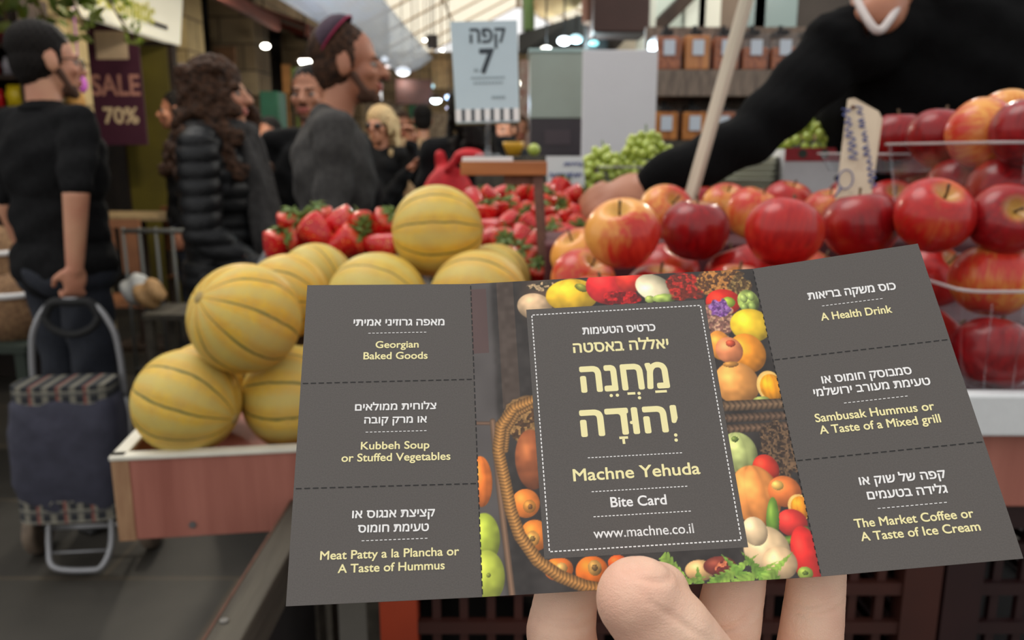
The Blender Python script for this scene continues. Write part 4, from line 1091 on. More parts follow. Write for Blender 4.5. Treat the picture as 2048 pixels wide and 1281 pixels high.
# woman with curly hair
pB, HMb, jB, RMb = person('woman with long curly brown hair in a black quilted jacket, in profile', at(437, 186, 2.9), rad(-88), top=M_PUFFER, sleeve=1.0, bottom=M_JEANB, hair=M_HAIRB, hair_kind='curly', puff=True, fat=1.1,
    J=dict(wr=(.20, .20, .95), wl=(-.2, .2, .95), er=(.245, .0, 1.13), el=(-.245, 0, 1.13)))
b = NB()
tube(b, arc([jB['neck'] + Vector(p) for p in ((.10, -.03, .03), (.07, .09, .03), (0, .115, .02), (-.07, .09, .03), (-.10, -.03, .03), (0, -.085, .05))], 6), .036, 10, True)
cap(b, jB['neck'] + Vector((.05, .12, -.02)), jB['neck'] + Vector((.075, .215, -.52)), .040, .060); cap(b, jB['neck'] + Vector((-.05, .12, -.02)), jB['neck'] + Vector((-.06, .19, -.45)), .040, .055)
me = melt(b, .008, 3); displace(me, lambda c: .006 * np.sin(c[:, 0] * 130 + c[:, 1] * 60)); link('scarf', me, M_SCARF, pB)
# man in the grey sweater with a kippah
pC, HMc, jC, RMc = person('man in plain grey sweater wearing a purple kippah, looking right', at(697, 128, 2.5), rad(-72), head_yaw=rad(-14), head_pitch=rad(2), skin=M_SKIN2, top=M_GREYK, sleeve=1.0, bottom=M_JEANS, hair=M_HAIRB, hair_kind='receding', beard=M_STUBBLE, fat=1.05,
    J=dict(head=(0, .06, 1.63)))
bpy.context.view_layer.update()
b = NB(); 
lathe(b, [(0, .026), (.03, .023), (.055, .012), (.074, -.008), (.085, -.034), (.082, -.034), (.055, .006), (0, .019)], 28)
kp = obj('kippah', b, M_KIPPA, pC, True); kp.matrix_local = HMc @ Matrix.Translation((0, -.062, .098)) @ Matrix.Rotation(rad(50), 4, 'X')
b = NB(); tube(b, [(.085 * math.cos(a), .085 * math.sin(a), -.034) for a in [2 * PI * k / 28 for k in range(28)]], .0032, 6, True); kt = obj('trim', b, M_KTRIM, kp, True)
# man facing us behind him
pD, *_d = person('man with short dark hair and black jacket facing the camera behind the grey sweater', at(622, 188, 3.35), rad(172), skin=M_SKIN2, top=M_BLACKC, bottom=M_JEANS, hair=M_HAIRD, beard=M_STUBBLE, coat=.12)
# blonde woman with sunglasses
pE, HMe, jE, _e = person('blonde woman with dark sunglasses and black coat facing the camera', at(760, 252, 5.0), rad(160), skin=M_SKIN2, top=M_BLACKC, bottom=M_JEANS, hair=M_BLONDE, hair_kind='long', coat=.3, eyes=False,
    W=dict(er=at(770, 400, 4.9), wr=at(815, 345, 4.85), el=at(842, 370, 4.95), wl=at(823, 290, 4.85)), hand_l=dict(d=Vector((0, .1, 1)), n=Vector((0, 1, 0)), curl=.9))
b = NB()
for sg in (-1, 1): ball(b, HMe @ Vector((sg * .032, .094, -.008)), (.026, .010, .020), HMe.to_3x3())
cap(b, HMe @ Vector((-.075, .04, 0)), HMe @ Vector((-.05, .092, 0)), .004); cap(b, HMe @ Vector((.075, .04, 0)), HMe @ Vector((.05, .092, 0)), .004)
obj('sunglasses', b, M_GLASS, pE, True)
person('person in beige coat walking away between the stalls', at(845, 240, 6.6), rad(10), top=M_BEIGE, bottom=M_JEANS, hair=M_HAIRD, coat=.25, fat=1.15)
# long dark hair with red hood and bag
pG, HMg, jG, _g = person('person with long dark hair and a red hooded rucksack seen from behind', at(940, 212, 3.7), rad(12), top=M_BLACKC, bottom=M_JEANS, hair=M_HAIRD, hair_kind='long', coat=.2, fat=1.2, eyes=False)
b = NB()
c0 = jG['chest'] + Vector((-.13, -.16, -.135))
ball(b, c0, (.13, .09, .20), None, 3); ball(b, c0 + Vector((0, -.05, -.07)), (.10, .07, .10), None, 3)
cap(b, c0 + Vector((-.02, .03, .17)), c0 + Vector((-.03, .035, .24)), .032, .026)
link('rucksack', melt(b, .010, 3), M_RED, pG)
b = NB(); c1 = _g.inverted() @ at(938, 312, 3.52); ball(b, c1, (.07, .05, .035), None, 3); cap(b, c1 + Vector((-.05, 0, -.01)), c1 + Vector((-.10, .0, -.06)), .022, .016); link('hood', melt(b, .010, 3), M_RED, pG)
# far passers-by
person('distant passer-by whose reddish face shows left of the curly haired woman', at(352, 220, 5.2), rad(110), skin=M_SKIN2, top=M_BLACKC, bottom=M_JEANS, hair=M_HAIRD, vox=.011)
person('distant passer-by with dark hair between the curly haired woman and the black jacket', at(537, 272, 5.2), rad(165), skin=M_SKIN2, top=M_BLACKC, bottom=M_JEANS, hair=M_HAIRD, vox=.011, coat=.1)
person('distant bareheaded passer-by half hidden behind the blonde woman', at(806, 252, 7.0), rad(200), skin=M_SKIN2, top=M_BEIGE, bottom=M_JEANS, hair=M_HAIRB, vox=.011)
person('distant passer-by in dark jacket just right of the coffee sign', at(1010, 262, 5.6), rad(150), skin=M_SKIN2, top=M_BLACKC, bottom=M_JEANS, hair=M_HAIRD, vox=.011, coat=.2)
person('distant passer-by with light shirt right of the coffee sign, farther back', at(1040, 258, 7.4), rad(190), skin=M_SKIN2, top=M_BEIGE, bottom=M_JEANS, hair=M_HAIRB, vox=.011)
# vendor leaning over the stall
hv = at(1775, -112, 1.66)
pV, HMv, jV, RMv = person('vendor in black V-neck sweater leaning over the stall, reaching for the strawberries', hv, rad(180), head_pitch=rad(-18), skin=M_SKIN2, top=M_BLACKK, sleeve=1.0, bottom=M_JEANS, hair=M_HAIRD, fat=1.34, vox=.007, loose=.026,
    W=dict(neck=at(1768, 50, 1.70), sr=at(1662, 112, 1.66), er=at(1498, 274, 1.62), wr=at(1318, 368, 1.50), sl=at(2040, 110, 1.74), el=at(2130, 330, 1.72), wl=at(2060, 480, 1.70), chest=at(1865, 186, 1.83), waist=Vector((1.02, 2.16, 1.26)), hip=Vector((1.06, 2.40, 1.0)), hr=Vector((.97, 2.40, .95)), hl=Vector((1.15, 2.40, .95)), kr=Vector((.96, 2.37, .52)), kl=Vector((1.16, 2.37, .52)), ar=Vector((.96, 2.41, .09)), al=Vector((1.16, 2.41, .09))),
    hand_r=dict(d=Matrix.Rotation(PI, 3, 'Z') @ Vector((-.95, -.1, -.22)), n=Vector((0, -.7, -.72)), curl=.6, thumb=-1, k=.98))
IV = RMv.inverted()
tip = IV @ at(1757, 64, 1.53); vl, vr = IV @ at(1714, -30, 1.6), IV @ at(1806, -30, 1.6)
for ch in pV.children:
    if ch.name.startswith('sweater'):
        bm = NB(); bm.from_mesh(ch.data)
        kill = []
        for f in bm.faces:
            c = f.calc_center_median(); t_ = (c.z - tip.z) / (vl.z - tip.z)
            if t_ > 0 and c.y > jV['neck'].y + .0 and tip.x + (vr.x - tip.x) * t_ < c.x < tip.x + (vl.x - tip.x) * t_: kill.append(f)
        bmesh.ops.delete(bm, geom=kill, context='FACES'); bm.to_mesh(ch.data); bm.free()
b = NB()
vp = [IV @ at(px, py, d) for px, py, d in ((1712, -30, 1.66), (1717, 4, 1.60), (1737, 42, 1.565), (1757, 62, 1.555), (1779, 40, 1.565), (1799, 4, 1.60), (1806, -30, 1.66))]
tube(b, arc(vp, 5), .0085, 8)
link('undershirt_collar', melt(b, .003, 2), M_TEE, pV)
b = NB(); cap(b, IV @ at(1764, -50, 1.68), IV @ at(1758, 20, 1.635), .050, .056); ball(b, IV @ at(1757, 30, 1.60), (.05, .03, .04), None, 3); link('throat', melt(b, .006, 3), M_SKIN2, pV)
for o in list(SC.objects): clean(o)

# ---------------------------------------------------------------- shopping trolley
M_NAVY = mat('navy_trolley_cloth', srgb(58, 58, 72), 0.85, var=0.25, scale=20, bump=0.3, bscale=40)
def plaid():
    m, t, b, N, L, MATH, RAMP, MIX = nodes('tartan_cloth')
    tc = N('ShaderNodeTexCoord'); sp = N('ShaderNodeSeparateXYZ'); L(tc.outputs['Object'], sp.inputs[0])
    def stripes(ax, sc, lo): return MATH('LESS_THAN', MATH('FRACT', MATH('MULTIPLY', sp.outputs[ax], sc)), lo)
    c = MIX(stripes('X', 24.0, 0.45), srgb(40, 42, 46), srgb(120, 116, 104))
    c = MIX(MATH('MULTIPLY', stripes('Z', 26.0, 0.4), 0.6), c, srgb(150, 146, 132))
    c = MIX(MATH('MULTIPLY', stripes('X', 12.0, 0.12), 0.7), c, srgb(130, 52, 46))
    c = MIX(MATH('MULTIPLY', stripes('Z', 13.0, 0.12), 0.6), c, srgb(26, 30, 40))
    L(c, b.inputs['Base Color']); b.inputs['Roughness'].default_value = 0.9
    return m
M_TARTAN = plaid()
M_ALU = mat('grey_metal_tube', srgb(150, 150, 152), 0.4, metal=0.5)
M_WHEEL = mat('tan_wheel', srgb(120, 104, 88), 0.8, var=0.4, scale=30)
M_RUB = mat('black_rubber', srgb(24, 24, 24), 0.8)
tcl = empty('shopping_trolley', at(188, 1072, 2.80) , rad(6), 'navy shopping trolley with tartan trim pulled by the man in black', 'shopping trolley')
tcl.location.z = 0
TL = tcl
def P_(px, py, d): return TL.matrix_basis.inverted() @ at(px, py, d)
hw = .145
b = NB()
top_ = P_(150, 606, 2.66); 
hz = top_.z
ly = top_.y
def yz(z): return ly * (z / hz) ** 1.0
tube(b, arc([(-hw, yz(.56), .56), (-hw + .004, yz(.70), .70), (-hw + .022, yz(.80), .80), (-.06, yz(hz), hz), (.06, yz(hz), hz), (hw - .022, yz(.80), .80), (hw - .004, yz(.70), .70), (hw, yz(.56), .56)], 8), .011, 8)
obj('handle', b, M_ALU, TL, True)
b = NB(); tube(b, arc([(-.088, yz(.84), .835), (-.06, yz(hz), hz), (0, yz(hz), hz + .003), (.06, yz(hz), hz), (.088, yz(.84), .835)], 8), .0155, 8)
tube(b, arc([(-.088, yz(.84) - .004, .835), (-.06, yz(hz) - .01, hz - .085), (0, yz(hz) - .012, hz - .105), (.06, yz(hz) - .01, hz - .085), (.088, yz(.84) - .004, .835)], 8), .013, 8); obj('grip', b, M_RUB, TL, True)
# bag
b = NB()
rings = []
for z, wx, dy, off in ((.185, .135, .075, -.10), (.20, .150, .090, -.10), (.33, .168, .105, -.105), (.50, .170, .10, -.10), (.585, .160, .085, -.095), (.625, .135, .06, -.09)):
    n = 28; rr = []
    for k in range(n):
        a = 2 * PI * k / n; ca, sa = math.cos(a), math.sin(a)
        rr.append(b.verts.new((wx * abs(ca) ** .45 * (1 if ca > 0 else -1), yz(z) + off + dy * abs(sa) ** .5 * (1 if sa > 0 else -1), z)))
    rings.append(rr)
for A, B in zip(rings, rings[1:]):
    for k in range(28): b.faces.new((A[k], A[(k + 1) % 28], B[(k + 1) % 28], B[k]))
b.faces.new(list(reversed(rings[0]))); b.faces.new(rings[-1])
bmesh.ops.subdivide_edges(b, edges=b.edges[:], cuts=2, use_grid_fill=True, smooth=.4)
rg = random.Random(2)
for v in b.verts:
    v.co += Vector((0, .006 * math.sin(v.co.z * 50 + v.co.x * 40), 0))
bag = obj('bag', b, M_NAVY, TL, True)
def band(z0, z1, wx, dy, off, nm, e=.006):
    b = NB(); A, B = [], []
    for k in range(36):
        a = 2 * PI * k / 36; ca, sa = math.cos(a), math.sin(a)
        x = (wx + e) * abs(ca) ** .45 * (1 if ca > 0 else -1); y = (dy + e) * abs(sa) ** .5 * (1 if sa > 0 else -1)
        A.append(b.verts.new((x, yz(z0) + off + y, z0))); B.append(b.verts.new((x, yz(z1) + off + y, z1)))
    for k in range(36): b.faces.new((A[k], A[(k + 1) % 36], B[(k + 1) % 36], B[k]))
    b.faces.new(list(reversed(A))); b.faces.new(B)
    return obj(nm, b, M_TARTAN, TL)
tag(band(.20, .275, .152, .092, -.102, 'lower_trim'), 'tartan band at the bag bottom'); tag(band(.575, .645, .148, .072, -.098, 'flap', .004), 'tartan flap over the bag opening')
b = NB(); tube(b, arc([(-.075, -.13, .20), (-.075, -.16, .10), (-.05, -.19, .045), (.06, -.19, .03), (.10, -.19, .045), (.12, -.16, .10), (.12, -.13, .20)], 8), .010, 8); tube(b, [(-.07, -.165, .085), (.115, -.165, .085)], .004, 6); obj('stand', b, M_ALU, TL, True)
b = NB(); tube(b, [(-hw - .03, 0.02, .085), (hw + .03, 0.02, .085)], .008, 8); tube(b, [(-hw, 0.02, .085), (-hw, yz(.56), .56)], .009, 8); tube(b, [(hw, 0.02, .085), (hw, yz(.56), .56)], .009, 8); obj('frame', b, M_ALU, TL, True)
for sg in (-1, 1):
    b = NB(); lathe(b, [(0, -.014), (.05, -.014), (.078, -.02), (.084, -.012), (.084, .012), (.078, .02), (.05, .014), (0, .014)], 32)
    wl_ = obj('wheel', b, M_WHEEL, TL, True, (sg * (hw + .045), 0.02, .084), (0, PI / 2, 0))
# ================================================================ foreground hand
M_HAND = None
def hand_skin():
    m, t, b, N, L, MATH, RAMP, MIX = nodes('fair_hand_skin')
    tc = N('ShaderNodeTexCoord')
    n1 = N('ShaderNodeTexNoise', Scale=45.0, Detail=3.0); L(tc.outputs['Object'], n1.inputs['Vector'])
    n2 = N('ShaderNodeTexNoise', Scale=900.0, Detail=2.0); mp = N('ShaderNodeMapping'); mp.inputs['Scale'].default_value = (0.35, 1, 1.4); L(tc.outputs['Object'], mp.inputs[0]); L(mp.outputs[0], n2.inputs['Vector'])
    vo = N('ShaderNodeTexVoronoi', Scale=1500.0, feature='DISTANCE_TO_EDGE'); L(tc.outputs['Object'], vo.inputs['Vector'])
    L(MIX(RAMP(n1.outputs['Fac'], (0.36, 0), (0.64, 1)), srgb(240, 202, 176), srgb(228, 180, 156)), b.inputs['Base Color'])
    b.inputs['Roughness'].default_value = 0.5; b.inputs['Specular IOR Level'].default_value = 0.35
    b.inputs['Subsurface Weight'].default_value = 0.12; b.inputs['Subsurface Radius'].default_value = (0.004, 0.0015, 0.0008)
    bp = N('ShaderNodeBump', Strength=0.3, Distance=0.0006); L(MATH('ADD', n2.outputs['Fac'], MATH('MULTIPLY', RAMP(vo.outputs['Distance'], (0.0, 0.0), (0.2, 1.0)), 0.3)), bp.inputs['Height']); L(bp.outputs[0], b.inputs['Normal'])
    return m
M_HAND = hand_skin()
HO = at(1400, 1640, .213)
def hp(px, py, d): return at(px, py, d) - HO
b = NB()
def chain(pts):
    for (a, ra), (c, rc) in zip(pts, pts[1:]):
        n = 4
        for k in range(n): 
            cap(b, a.lerp(c, k / n), a.lerp(c, (k + 1) / n), ra + (rc - ra) * k / n, ra + (rc - ra) * (k + 1) / n, 3)
# thumb folded over the card: ball of the thumb, bent joint, short end segment pressed sideways on the card
chain([(hp(1500, 1640, .212), .0190), (hp(1415, 1400, .203), .0142), (hp(1335, 1268, .1965), .0116), (hp(1276, 1199, .1955), .0104)])
ball(b, hp(1278, 1196, .1948), (.0105, .0105, .0100), None, 3)
chain([(hp(1282, 1200, .1965), .0098), (hp(1319, 1186, .2012), .0077)])
# fingers behind the card
chain([(hp(1190, 1560, .222), .0120), (hp(1140, 1400, .2215), .0104), (hp(1122, 1262, .2220), .0098), (hp(1136, 1170, .2260), .0088), (hp(1165, 1040, .2395), .0078)])
chain([(hp(1310, 1540, .224), .0120), (hp(1300, 1400, .2245), .0100), (hp(1310, 1230, .2265), .0094), (hp(1318, 1020, .2425), .0080)])
chain([(hp(1420, 1540, .225), .0115), (hp(1432, 1390, .2240), .0096), (hp(1455, 1250, .2245), .0093), (hp(1470, 1168, .2275), .0086), (hp(1490, 1040, .2405), .0076)])
chain([(hp(1560, 1560, .224), .0105), (hp(1600, 1400, .2240), .0090), (hp(1622, 1270, .2235), .0087), (hp(1634, 1150, .2270), .0080), (hp(1640, 1050, .2380), .0070)])
# palm and forearm below the frame
ball(b, hp(1390, 1690, .224), (.034, .016, .034), Euler((-PITCH, 0, 0)).to_matrix(), 4)
ball(b, hp(1390, 1850, .220), (.034, .019, .034), Euler((-PITCH, 0, 0)).to_matrix(), 4)
chain([(hp(1250, 1620, .224), .014), (hp(1330, 1950, .219), .018)]); chain([(hp(1540, 1640, .222), .014), (hp(1480, 1950, .219), .018)])
ball(b, hp(1490, 1740, .211), (.020, .016, .030), None, 3)
wr_ = hp(1400, 2080, .216); el_ = wr_ + Vector((.05, -.10, -.20))
for k in (-1, 1): chain([(wr_ + Vector((k * .011, 0, .012)), .019), (wr_.lerp(el_, .35) + Vector((k * .012, 0, 0)), .021), (el_ + Vector((k * .016, 0, 0)), .030)])
me = melt(b, 0.0010, 6, 0.5)
CRE = [(hp(1122, 1262, .213), Vector((.06, 0, 1))), (hp(1140, 1240, .213), Vector((-.05, 0, 1))), (hp(1628, 1226, .215), Vector((-.32, 0, 1))), (hp(1625, 1244, .215), Vector((-.2, 0, 1))), (hp(1446, 1262, .216), Vector((-.3, 0, 1))), (hp(1280, 1140, .187), Vector((.1, 0, 1))), (hp(1280, 1150, .187), Vector((-.15, 0, 1))), (hp(1292, 1162, .187), Vector((.2, 0, 1))), (hp(1360, 1245, .186), Vector((.6, 0, .8))), (hp(1470, 1250, .216), Vector((-.5, 0, 1)))]
def creases(c):
    out = np.zeros(len(c))
    for p, n in CRE:
        n = np.array(n.normalized()); q = c - np.array(p)
        out -= .0007 * np.exp(-(q @ n / .0005) ** 2) * np.exp(-((q ** 2).sum(1) / .010 ** 2))
    return out
displace(me, creases)
hand = link('hand', me, M_HAND, None, HO)
tag(hand, 'left hand in the foreground pinching the lower edge of the dark card', 'hand')
b = NB(); cap(b, wr_.lerp(el_, .45), el_, .036, .042); me = melt(b, .003, 3); link('sleeve', me, M_BLACKC, hand)
for pts in ((hp(1165, 1040, .2485), (1, -.1, .3)), (hp(1318, 1020, .2515), (1, 0, .3)), (hp(1490, 1040, .2490), (1, .1, .3)), (hp(1640, 1050, .2455), (1, .1, .3))):
    b = NB(); ball(b, pts[0], (.0058, .0016, .0075), Euler((rad(22), 0, 0)).to_matrix(), 3); obj('fingernail', b, mat('fingernail', srgb(236, 200, 184), 0.25), hand, True)

# ================================================================ small stall furniture
M_OAK = mat('orange_oak', srgb(178, 112, 62), 0.6, col2=srgb(150, 88, 46), scale=30, stretch=(.15, 1, 1), bump=.1)
M_IRON = mat('rusty_brown_iron', srgb(112, 74, 62), 0.6, var=0.3, scale=60)
M_PALEWOOD = mat('pale_weathered_wood', srgb(230, 222, 200), 0.75, col2=srgb(186, 178, 158), scale=22, stretch=(2, 2, .12), bump=.2)
M_PAPER = mat('cream_board', srgb(212, 196, 170), 0.7, var=.08, scale=40)
M_PAPERB = mat('pale_blue_paper', srgb(206, 212, 212), 0.7, var=.06, scale=40)
M_SIGN = mat('pale_blue_sign', srgb(188, 206, 214), 0.45, var=.03, scale=30)
M_INKD = mat('charcoal_ink', srgb(42, 52, 60), 0.6)
M_INKB = mat('blue_marker', srgb(70, 84, 140), 0.6)
M_INKG = mat('pale_grey_ink', srgb(140, 156, 162), 0.6)
M_LINEN = mat('white_card', srgb(232, 230, 228), 0.6)
M_MUST = mat('olive_frame', srgb(110, 108, 78), 0.6)
def frame_at(p, fx=Vector((1, 0, 0)), upv=Vector((0, 0, 1))):
    n = fx.cross(upv).normalized(); u = n.cross(fx).normalized() * -1 if False else upv
    M = Matrix((fx.normalized(), upv.normalized(), fx.cross(upv).normalized())).transposed().to_4x4(); M.translation = p
    return M
# post, little shelf and the coffee sign
ps = empty('sign_stand', at(1094, 590, 1.265), 0, 'brown iron post carrying a small oak shelf above the strawberries', 'stand'); ps.location.z = 1.104
I = lambda p: p - ps.location
b = NB(); a0 = Vector((0, 0, 0)); a1 = I(at(1076, 352, 1.265))
cone(b, a0, a1, .0085, .0085, 4); obj('post', b, M_IRON, ps)
b = NB(); p0, p1 = I(at(923, 336, 1.275)), I(at(1093, 336, 1.275)); c_ = (p0 + p1) / 2; box(b, c_, ((p1 - p0).length, .055, .021), None, .0015); obj('shelf', b, M_OAK, ps)
b = NB(); box(b, c_ + Vector((.025, .01, -.018)), (.05, .03, .016)); obj('bracket', b, M_IRON, ps)
wb = NB(); p0, p1 = at(926, 319, 1.275), at(1026, 319, 1.275); box(wb, (0, 0, 0), ((p1 - p0).length, .05, .007), None, .001)
wb = obj('card_stack', wb, M_LINEN, None, loc=(p0 + p1) / 2 + Vector((0, 0, .0004))); tag(wb, 'thin stack of white cards lying on the oak shelf', 'cards')
sg = empty('table_sign', at(976, 313, 1.28), 0, 'pale blue upright coffee price sign with striped lower edge', 'sign')
I = lambda p: p - sg.location
q = [I(at(*p, 1.28)) for p in ((913, 246), (1039, 243), (1034, 40), (900, 43))]
b = NB(); quad(b, *q, th=.0025); obj('sign_face', b, M_SIGN, sg)
b = NB(); quad(b, *[p + Vector((0, .0035, 0)) + (p - (q[0] + q[2]) / 2) * .03 for p in (q[0], q[1], q[1].lerp(q[2], .45), q[0].lerp(q[3], .45))], th=.004); obj('holder', b, M_MUST, sg)
b = NB(); tube(b, [Vector((0, 0, .001)), Vector((0, 0, q[0].z + .01))], .005, 8); lathe(b, [(0, .006), (.02, .005), (.022, 0), (0, 0)], 20); obj('rod', b, M_CLEAR, sg, True)
ux_ = (q[1] - q[0]).normalized(); uy_ = ((q[3] + q[2]) - (q[0] + q[1])).normalized(); un_ = ux_.cross(uy_).normalized(); uy_ = un_.cross(ux_)
SM = Matrix((ux_, uy_, un_)).transposed().to_4x4()
mid = (q[0] + q[1] + q[2] + q[3]) / 4
SW, SH = .107, .163
def on_sign(o, fx, fy, M=SM, c=mid, W=SW, H=SH, lift=.0006):
    MM = M.copy(); MM.translation = c + M.to_3x3() @ Vector(((fx - .5) * W, (fy - .5) * H, lift)); o.matrix_local = MM
on_sign(text_mesh('lettering', 'קפה', .056, .0225, M_INKD, sg, bold=.02, rtl=True), .54, .785)
on_sign(text_mesh('lettering', '7', .021, .038, M_INKD, sg, bold=.03), .52, .49)
on_sign(text_mesh('lettering', '₪', .007, .006, M_INKG, sg, bold=.02), .36, .50)
for fy, w_ in ((.44, .055), (.39, .048)):
    b = NB(); 
    for k in range(9): box(b, (-w_ / 2 + w_ * (k + .5) / 9, 0, 0), (w_ / 12, .003, .0003))
    on_sign(obj('small_print', b, M_INKG, sg), .53, fy)
b = NB()
for k in range(5): box(b, (-.009 + .0045 * k, 0, 0), (.0035, .0042, .0003))
on_sign(obj('small_print', b, M_INKG, sg), .68, .245)
b = NB()
for k in range(6): box(b, (-.0385 + .0154 * k, 0, 0), (.0058, .0195, .0003))
on_sign(obj('stripes', b, M_INKD, sg), .51, .075)
b = NB()
for k in range(7): box(b, (-.0462 + .0154 * k, 0, 0), (.0096, .0195, .0003))
on_sign(obj('stripes', b, M_LINEN, sg), .51, .075)
# wooden stake leaning up through the apples
b = NB(); p0, p1 = at(1360, 470, 1.30), at(1510, -60, 1.18); d_ = p1 - p0
Mq = d_.to_track_quat('Z', 'Y').to_matrix().to_4x4()
p0 = p0 + d_.normalized() * ((1.235 - p0.z) / d_.normalized().z)
L_ = (p1 - p0).length + .5
bmesh.ops.create_cube(b, size=1, matrix=Matrix.Translation((0, 0, L_ / 2)) @ Matrix.Diagonal((.040, .014, L_, 1)))
stk = obj('wooden_stake', b, M_PALEWOOD, None, loc=p0, rot=Mq.to_euler()); tag(stk, 'pale weathered wooden stake standing tilted among the apples', 'stake')
# handwritten boards
def scribble(root, M, c, W, H, seed, rows, m, wd=.0016):
    rng = random.Random(seed)
    for fy, x0, x1, hh in rows:
        b = NB(); pts = []; n = int((x1 - x0) * 26)
        for k in range(n + 1):
            t_ = k / n
            pts.append(Vector(((x0 + (x1 - x0) * t_ - .5 + rng.uniform(-.015, .015)) * W, (fy - .5 + (rng.uniform(.3, .5) if k % 2 else rng.uniform(-.5, -.2)) * hh) * H, .0008)))
        tube(b, arc(pts, 4), wd, 5)
        o = obj('handwriting', b, m, root, True); MM = M.copy(); MM.translation = c; o.matrix_local = MM
pb = empty('price_board', at(1712, 400, 1.06), 0, 'tall cream price board with blue handwriting stuck upright among the apples', 'price board')
I = lambda p: p - pb.location
q = [I(at(1672, 400, 1.045)), I(at(1741, 408, 1.035)), I(at(1765, 238, 1.035)), I(at(1697, 188, 1.06))]
b = NB()
q2 = q[:2] + [q[2], q[2].lerp(q[3], .12) + Vector((0, 0, .006)), q[3].lerp(q[2], .18) + Vector((0, 0, .001)), q[3] + Vector((0, 0, -.006))]
nn = (q[1] - q[0]).cross(q[3] - q[0]).normalized() * .005
A = [b.verts.new(p) for p in q2]; B = [b.verts.new(p - nn) for p in q2]; b.faces.new(A); b.faces.new(list(reversed(B)))
for i in range(len(q2)): b.faces.new((A[i], B[i], B[(i + 1) % len(q2)], A[(i + 1) % len(q2)]))
obj('board', b, M_PAPER, pb)
b = NB(); mm_ = (q[0] + q[1]) / 2 - nn; box(b, mm_ + Vector((0, .002, -.06)), (.012, .004, .15)); obj('spike', b, M_PALEWOOD, pb)
ux_ = (q[1] - q[0]).normalized(); un_ = nn.normalized(); uy_ = un_.cross(ux_)
PM = Matrix((ux_, uy_, un_)).transposed().to_4x4(); c_ = (q[0] + q[1] + q[2] + q[3]) / 4
PM_rot = PM @ Matrix.Rotation(rad(-74), 4, 'Z')
scribble(pb, PM_rot, c_ + uy_ * .002, .12, .05, 4, ((.70, -.02, .92, .24), ), M_INKB, .0011)
scribble(pb, PM_rot, c_ + uy_ * .012, .12, .05, 9, ((.28, .06, .66, .24), ), M_INKB, .0011)
b = NB(); tube(b, [Vector((.009 * math.cos(a), .013 * math.sin(a), .0008)) for a in [2 * PI * k / 20 for k in range(20)]], .0009, 5, True); tube(b, [Vector((-.004, -.012, .0008)), Vector((-.011, -.026, .0008))], .0012, 5)
o = obj('handwriting', b, M_INKB, pb, True); MM = PM.copy(); MM.translation = c_ - ux_ * .012 - uy_ * .036; o.matrix_local = MM
b = NB(); ball(b, q2[4] + Vector((-.002, -.002, -.012)), .003); obj('nail', b, M_IRON, pb, True)
pt = empty('price_tag', at(1130, 392, 1.70), 0, 'pale paper tag with blue handwriting standing behind the strawberries', 'price tag')
I = lambda p: p - pt.location
q = [I(at(*p, 1.70)) for p in ((1095, 392), (1172, 392), (1166, 312), (1092, 312))]
b = NB(); quad(b, *q, th=.002); obj('paper', b, M_PAPERB, pt)
b = NB(); box(b, (0, .003, -.03), (.012, .003, .13)); obj('stick', b, M_PALEWOOD, pt)
PM = Matrix((Vector((1, 0, 0)), UP, -FW)).transposed().to_4x4()
scribble(pt, PM, sum(q, Vector()) / 4, .08, .085, 7, ((.80, .45, .95, .12), (.52, .08, .92, .16), (.22, .1, .9, .14)), M_INKB, .0011)
# back counter, grapes, carton, container stack
bc = empty('back_counter', (.45, 1.98, 0), 0, 'dark counter behind the apples carrying grapes and cartons', 'counter')
b = NB(); box(b, (-.015, 0, 1.265), (.87, .42, .03), None, .002); obj('worktop', b, M_DARKWOOD, bc)
b = NB(); box(b, (0, .02, .625), (.84, .36, 1.25)); obj('body', b, M_BLACKPLY, bc)
M_GRAPE = mat('green_grape_skin', srgb(196, 206, 98), 0.3, col2=srgb(162, 180, 70), scale=30, coat=.3, sss=.1)
gb = NB(); ball(gb, (0, 0, 0), (.0105, .0105, .0125), None, 2)
gme = bpy.data.meshes.new('grape'); gb.to_mesh(gme); gb.free(); gme.polygons.foreach_set('use_smooth', [True] * len(gme.polygons)); gme.materials.append(M_GRAPE)
def grape_bunch(c, rx, ry, rz, n, label, seed):
    root = empty('grape_bunch', c, 0, label, 'grapes', 'green grapes behind the apples')
    rng = random.Random(seed); pts = []
    tries = 0
    while len(pts) < n and tries < 6000:
        tries += 1
        v = Vector((rng.gauss(0, 1), rng.gauss(0, 1), rng.gauss(0, 1))).normalized() * rng.uniform(.75, 1)
        p = Vector((v.x * rx, v.y * ry, abs(v.z) * rz))
        if p.y > ry * .45: continue
        if all((p - q_).length > .0165 for q_ in pts): pts.append(p)
    for p in pts:
        g = bpy.data.objects.new('grape', gme); g.parent = root; g.location = p; g.rotation_euler = (rng.uniform(-1, 1), rng.uniform(-1, 1), 0); g.scale = (rng.uniform(.85, 1.1),) * 3; COL.objects.link(g)
    b = NB(); tube(b, arc([(0, 0, rz * .2), (.004, .0, rz * .7), (.0, .006, rz + .02)], 5), .002, 6); obj('stalk', b, M_LEAF, root, True)
gz = 1.282
def gl(px, py, d, z):
    p = at(px, py, d); p.z = z; return p
grape_bunch(gl(1204, 340, 1.86, gz + .012), .062, .05, .088, 75, 'green grape bunch at the left in the clear punnet beside the white board', 3)
grape_bunch(gl(1290, 330, 1.88, gz + .012), .078, .05, .125, 99, 'taller green grape bunch in front of the white board', 4)
grape_bunch(gl(1376, 340, 1.90, gz + .012), .04, .04, .085, 44, 'small green grape bunch right of the white board, above the black sleeve', 5)
punnet(.195, .435, 1.775, 1.93, gz - .001, gz + .062, 'clear punnet holding green grapes on the back counter')
M_CART = mat('white_carton', srgb(206, 204, 206), .7, var=.06, scale=30)
